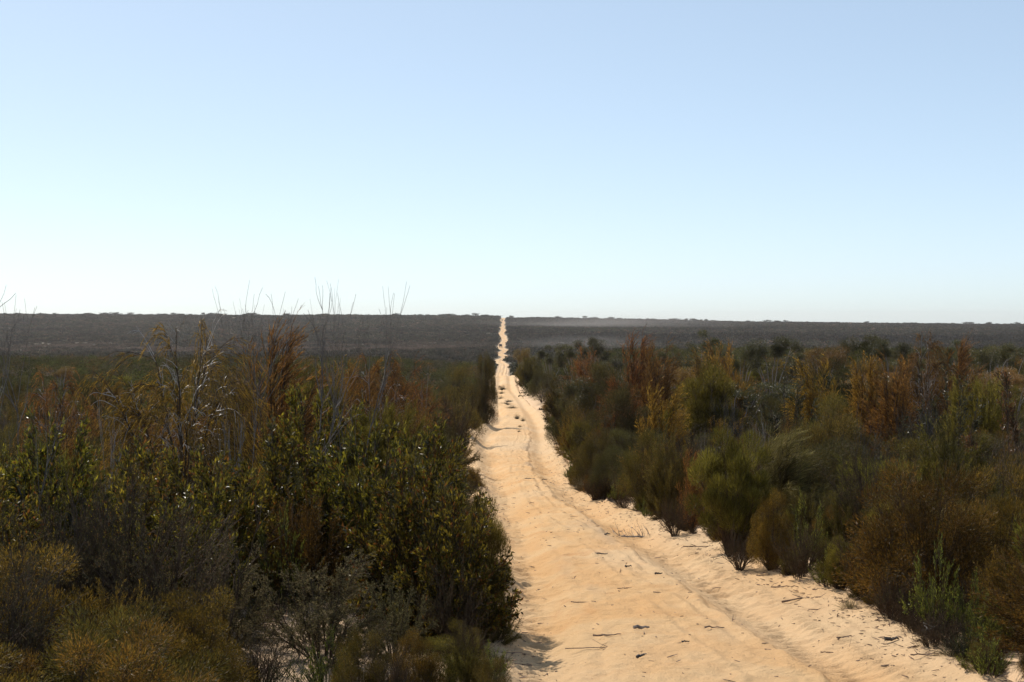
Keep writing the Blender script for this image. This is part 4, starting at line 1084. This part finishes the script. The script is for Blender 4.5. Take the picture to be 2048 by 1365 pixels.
# mallees along the skyline, each a tree
def ridge_mesh(seed):
    rng = np.random.default_rng(seed); mb = MB()
    S = fan_stems(rng, 4, 4.0, 1.6, k=4, base_r=.1, wob=.05, dome=(.9, 1), maxth=45, flat=.3)
    tubes(mb, S, np.linspace(.14, .06, 4)[None].repeat(4, 0), 4, (.06, .05, .045))
    n = 170
    P = rdir(rng, n) * np.array([2.3, 2.3, .75]) * (rng.random((n, 1)) ** .4) + np.array([0, 0, 4.2])
    k = rng.integers(0, 5, n); P[:, :2] += rng.normal(size=(5, 2))[k] * .8; P[:, 2] += rng.normal(size=5)[k] * .35
    leaves(mb, P, rdir(rng, n), .75, .5, rng, palette(rng, n, [(.045, .045, .028), (.03, .032, .02)], [1, 1]))
    return mb.mesh('ridge_tree', M['far'])
RM = [ridge_mesh(s) for s in range(5)]
rng = np.random.default_rng(5)
def ridge(px, Y, s, lab, grp):
    X = wx(px, Y)
    if in_track(np.array([X]), np.array([Y]), 2.2)[0]: X += 5
    o = bpy.data.objects.new('mallee_tree', RM[rng.integers(0, 5)]); COL.objects.link(o)
    o.location = (X, Y, gz(X, Y) - 1.6 * s); k = s * rng.uniform(.8, 1.2)
    o.scale = (k * rng.uniform(1.0, 2.2), k * rng.uniform(1.0, 2.2), s * rng.uniform(.85, 1.15)); o.rotation_euler = (0, 0, rng.uniform(0, 6.28))
    tag(o, lab, 'tree', grp)
ridge(230, 2060, 1.75, 'largest round mallee breaking the skyline, alone at the left', None)
ridge(1023, 2010, 1.25, 'mallee on the skyline just right of where the track vanishes', None)
for k in range(95):
    px = rng.uniform(-30, 1000); px = px if rng.random() < .55 else rng.choice([100, 170, 420, 560, 640, 700, 780, 880, 910, 975]) + rng.normal() * 22
    ridge(px, rng.uniform(2010, 2110), rng.uniform(.45, 1.25), 'one of the tiny mallees along the skyline left of the track', 'mallees on the skyline left of the track')
for k in range(80):
    px = rng.uniform(1012, 2080); px = px if rng.random() < .5 else rng.choice([1270, 1330, 1370, 1420, 1560, 1180, 1860, 1945, 2000]) + rng.normal() * 28
    ridge(px, rng.uniform(2010, 2110), rng.uniform(.4, 1.15), 'one of the tiny mallees along the skyline right of the track', 'mallees on the skyline right of the track')

# ------------------------------------------------------------------ sticks, bark and litter on the sand
rng = np.random.default_rng(8)
def stick_mesh(seed, L, r, curve, forks, mat):
    g_ = np.random.default_rng(seed); mb = MB(); k = 9
    t = np.linspace(-.5, .5, k)
    p = np.stack([t * L, curve * L * (t ** 2 - .08) + np.cumsum(g_.normal(size=k)) * L * .012, r + np.abs(g_.normal(size=k)) * r * .5], -1)
    tubes(mb, p[None], np.linspace(r, r * .45, k)[None] * g_.uniform(.85, 1.15, (1, k)), 6)
    for j in range(forks):
        a = p[int(g_.integers(2, k - 1))]; d = nrm(np.array([g_.normal(), g_.normal(), .25 * abs(g_.normal())]))
        l = L * g_.uniform(.12, .35); s = np.linspace(0, 1, 5)[:, None]
        q = a + d * l * s + np.cumsum(g_.normal(size=(5, 3)) * l * .03, 0)
        tubes(mb, q[None], np.linspace(r * .55, r * .2, 5)[None], 4)
    return mb.mesh('stick', M[mat])
def stick(px, py, wpx, thick, ang, lab, forks=1, mat='litter', name='fallen_stick', cat='stick', curve=.1, grp=None, lift=0.0):
    Y = hit(0, py); X = wx(px, Y); L = wpx / FPX * Y
    o = bpy.data.objects.new(name, stick_mesh(int(px * 7 + py), max(L, .05), thick * .75, curve, forks, mat)); COL.objects.link(o)
    o.location = (X, Y, tz(X, Y) + .004 + lift); o.rotation_euler = (0, 0, ang)
    return tag(o, lab, cat, grp)
stick(1283, 1280, 34, .028, .35, 'thick short piece of bark lying on the crown of the track at the bottom', 1, 'bark', 'bark_piece', 'bark')
stick(1200, 1310, 140, .007, .12, 'long thin stick across the left wheel rut at the bottom', 2)
stick(1215, 1292, 60, .014, .3, 'short dark stick just above the long thin one', 1)
stick(1165, 1216, 45, .010, .15, 'small curved stick in the middle of the sand', 1, curve=.5)
stick(1203, 1125, 26, .016, 0, 'dark flake of bark lying on the crown, uppermost of the dark ones', 0, 'dark', 'bark_piece', 'bark')
stick(1257, 1153, 14, .018, .3, 'small dark lump of bark in the middle of the track', 0, 'dark', 'bark_piece', 'bark')
stick(1318, 1166, 16, .020, .2, 'small dark bark lump right of the middle of the track', 0, 'dark', 'bark_piece', 'bark')
stick(1250, 1197, 30, .008, .2, 'thin dark stick below the middle bark lump', 1)
stick(1060, 967, 22, .014, .25, 'dark twig on the hump crest, left one of the pair', 2, 'dark')
stick(1086, 967, 14, .022, .2, 'dark twig on the hump crest, right one of the pair', 0, 'dark')
stick(1215, 1083, 12, .02, 0, 'tiny dark twig beside the right rut', 0, 'dark')
stick(1595, 1196, 78, .017, .62, 'long bare stick lying on the right verge, pointing into the shrubs', 1)
stick(1575, 1172, 66, .012, .15, 'thin straight stick just above the long bare one on the right verge', 2)
stick(1868, 1290, 95, .030, .95, 'thick charred branch slanting down onto the sand at lower right', 2, 'dark', lift=.08)
stick(1785, 1283, 28, .030, .1, 'dark lumpy bark piece near the lower right verge', 1, 'dark', 'bark_piece', 'bark')
stick(1690, 1272, 38, .012, .5, 'small forked stick on the lower right sand', 3)
stick(1660, 1285, 34, .009, 0, 'small straight stick left of the forked one at lower right', 1)
stick(1730, 1200, 44, .014, .1, 'dark stick under the shrubs of the right verge', 2)
stick(1400, 1092, 66, .012, .0, 'thin bent branch on the sand below the feathery green shrub', 1, curve=-.3)
stick(1430, 1278, 40, .013, 0, 'small dark stick on the right wheel rut', 1)
stick(1372, 1307, 16, .014, 0, 'small chip of bark at the bottom of the track', 0, 'dark', 'bark_piece', 'bark')
stick(1282, 1340, 22, .02, .8, 'knobbly dark twig at the very bottom of the track', 3, 'dark')
stick(1010, 1316, 70, .009, -.05, 'thin stick in the shadow of the left thicket', 1)
stick(1275, 1022, 14, .012, .4, 'tiny pale twig left of the fallen grey branch', 0)
stick(1852, 1322, 60, .010, .2, 'dry twig on the sand at the lower right corner', 3)
stick(1440, 1160, 30, .008, .3, 'tiny thin stick right of the right rut', 0)
# fallen grey branch on the right verge
mb = MB(); g_ = np.random.default_rng(4)
tubes(mb, np.stack([np.linspace(-.75, .55, 9), .05 * np.sin(np.linspace(0, 5, 9)), .03 + .02 * g_.random(9)], -1)[None], np.linspace(.006, .026, 9)[None], 6)
for j in range(30):
    a = np.array([g_.uniform(-.6, .55), 0, .03]); d = nrm(np.array([-.6 * g_.random() , g_.normal() * .6, .35 + .6 * g_.random()]))
    l = g_.uniform(.12, .36); s = np.linspace(0, 1, 6)[:, None]
    q = a + d * l * s + np.cumsum(g_.normal(size=(6, 3)) * l * .04, 0); q[:, 2] = np.maximum(q[:, 2], .01)
    tubes(mb, q[None], np.linspace(.006, .002, 6)[None], 4)
Yb = hit(0, 1062); Xb = wx(1255, Yb)
o = bpy.data.objects.new('fallen_branch', mb.mesh('fallen_branch', M['grey'])); COL.objects.link(o)
o.location = (Xb, Yb, tz(Xb, Yb)); o.scale = (.85, .85, .8)
tag(o, 'silver-grey twiggy fallen branch lying on the sand at the right side of the track', 'branch')
# uncountable crumbs of bark, leaf and twig
mb = MB(); n = 4200
Y = np.geomspace(11, 70, 400)[rng.integers(0, 400, n)] * rng.uniform(.97, 1.03, n)
e0 = edge_l(Y); e1 = edge_r(Y)
side = rng.random(n)
X = np.where(side < .6, e1 - np.abs(rng.normal(size=n)) * .45 + .1, np.where(side < .86, e0 + np.abs(rng.normal(size=n)) * .3, rng.uniform(0, 1, n) * (e1 - e0) + e0))
Z = np.array([tz(a, b) for a, b in zip(X, Y)])
D = rdir(rng, n); D[:, 2] *= .15; D = nrm(D)
L = rng.gamma(2, .022, n) + .012; Wd = np.minimum(L * .4, rng.uniform(.003, .012, n))
P0 = np.stack([X, Y, Z + Wd * .5], -1)
k = 3; s = np.linspace(0, 1, k)[None, :, None]
tubes(mb, P0[:, None] + D[:, None] * L[:, None, None] * s, np.stack([Wd * .5, Wd * .6, Wd * .25], 1), 3)
o = bpy.data.objects.new('bark_litter', mb.mesh('bark_litter', M['litter'])); COL.objects.link(o)
tag(o, 'scattered crumbs of bark, leaves and twigs on the sand', 'litter', kind='stuff')

# ------------------------------------------------------------------ two far vehicles on the track
def box(mb, x0, x1, y0, y1, z0, z1, tx=0, ty=0):
    V = [(x, y, z0) for x, y in ((x0, y0), (x1, y0), (x1, y1), (x0, y1))] + [(x, y, z1) for x, y in ((x0 + tx, y0 + ty), (x1 - tx, y0 + ty), (x1 - tx, y1 - ty * 1.5), (x0 + tx, y1 - ty * 1.5))]
    F = [(0, 2, 1), (0, 3, 2), (4, 5, 6), (4, 6, 7), (0, 1, 5), (0, 5, 4), (1, 2, 6), (1, 6, 5), (2, 3, 7), (2, 7, 6), (3, 0, 4), (3, 4, 7)]
    mb.add(V, F)
def vehicle(px, Y, paint, lab):
    X = float((edge_l(Y) + edge_r(Y)) / 2 + weave(Y)); 
    r = bpy.data.objects.new('off_road_vehicle', None); COL.objects.link(r)
    r.location = (X, Y, tz(X, Y)); tag(r, lab, 'vehicle')
    def part(nm, mb, mat, par=r):
        o = bpy.data.objects.new(nm, mb.mesh(nm, M[mat], color=False)); COL.objects.link(o); o.parent = par; return o
    b = MB(); box(b, -.95, .95, -2.3, 2.4, .55, 1.15, .03, .05); box(b, -.90, .90, -2.25, 1.0, 1.152, 1.90, .12, .18)
    body = part('body', b, paint)
    g1 = MB(); box(g1, -.66, .66, -2.29, -2.05, 1.28, 1.74); part('rear_window', g1, 'glass')
    for sx in (-1, 1):
        g2 = MB(); box(g2, min(sx * .80, sx * .885), max(sx * .80, sx * .885), -1.8, .7, 1.28, 1.72); part('side_window', g2, 'glass')
        for y in (-1.45, 1.5):
            wbm = MB(); a = np.linspace(0, 2 * PI, 17)[:-1]
            q = np.array([[sx * .68, y, .42], [sx * .96, y, .42]])
            tubes(wbm, q[None], np.full((1, 2), .42), 16); part('wheel', wbm, 'rubber')
    bp = MB(); box(bp, -.93, .93, -2.48, -2.303, .5, .72); part('bumper', bp, 'rubber')
    sp = MB(); tubes(sp, np.array([[[.25, -2.31, 1.05], [.25, -2.55, 1.05]]]), np.full((1, 2), .38), 16); part('spare_wheel', sp, 'rubber')
vehicle(1005, 930, 'paint_d', 'dark off-road vehicle seen from behind on the track in the valley')
vehicle(1006, 1830, 'paint_l', 'pale off-road vehicle far off near the top of the track')

# ------------------------------------------------------------------ air: thin haze, and the dust the vehicles raise
def volume_mat(name, col, dens, an):
    m, t, out = newmat(name)
    v = t.nodes.new('ShaderNodeVolumePrincipled'); v.inputs['Color'].default_value = (*col, 1); v.inputs['Density'].default_value = dens
    v.inputs['Anisotropy'].default_value = an
    t.links.new(v.outputs[0], out.inputs['Volume']); return m
mb = MB(); box(mb, -3400, 3400, -70, 4300, -60, 24)
o = bpy.data.objects.new('haze', mb.mesh('haze', volume_mat('haze', (1.0, .94, .92), .000068, .3), color=False)); COL.objects.link(o); o['kind'] = 'stuff'
import bmesh
dm, t_, out_ = newmat('dust')
v_ = t_.nodes.new('ShaderNodeVolumePrincipled'); v_.inputs['Color'].default_value = (.97, .88, .80, 1)
tc_ = N(t_, 'ShaderNodeTexCoord'); ln_ = N(t_, 'ShaderNodeVectorMath'); ln_.operation = 'LENGTH'
t_.links.new(tc_.outputs['Object'], ln_.inputs[0])
fall_ = ramp(t_, ln_.outputs['Value'], 1.0, .0)
nz_ = ramp(t_, noise(t_, 1.6, 2, .5, 0, tc_.outputs['Object']), .3, .7)
t_.links.new(mathn(t_, 'MULTIPLY', mathn(t_, 'MULTIPLY', fall_, mathn(t_, 'ADD', nz_, .25)), .0034), v_.inputs['Density'])
t_.links.new(v_.outputs[0], out_.inputs['Volume'])
bm = bmesh.new()
bmesh.ops.create_icosphere(bm, subdivisions=3, radius=1.0)
me = bpy.data.meshes.new('dust_cloud'); bm.to_mesh(me); bm.free(); me.materials.append(dm)
for X_, Y_, Z_, a_, b_, c_, lab in ((100, 1540, -3.0, 190, 80, 14, 'thin pale dust drifting right of the track over the far slope'),
                                 (75, 1500, -4, 80, 50, 10.0, 'denser core of the dust drifting over the far slope'),
                                 (40, 850, -12.5, 60, 50, 6.0, 'faint low dust beside the track in the valley')):
    o = bpy.data.objects.new('dust_cloud', me); COL.objects.link(o); o.location = (X_, Y_, Z_ + EYE); o.scale = (a_, b_, c_)
    tag(o, lab, 'dust', kind='stuff')
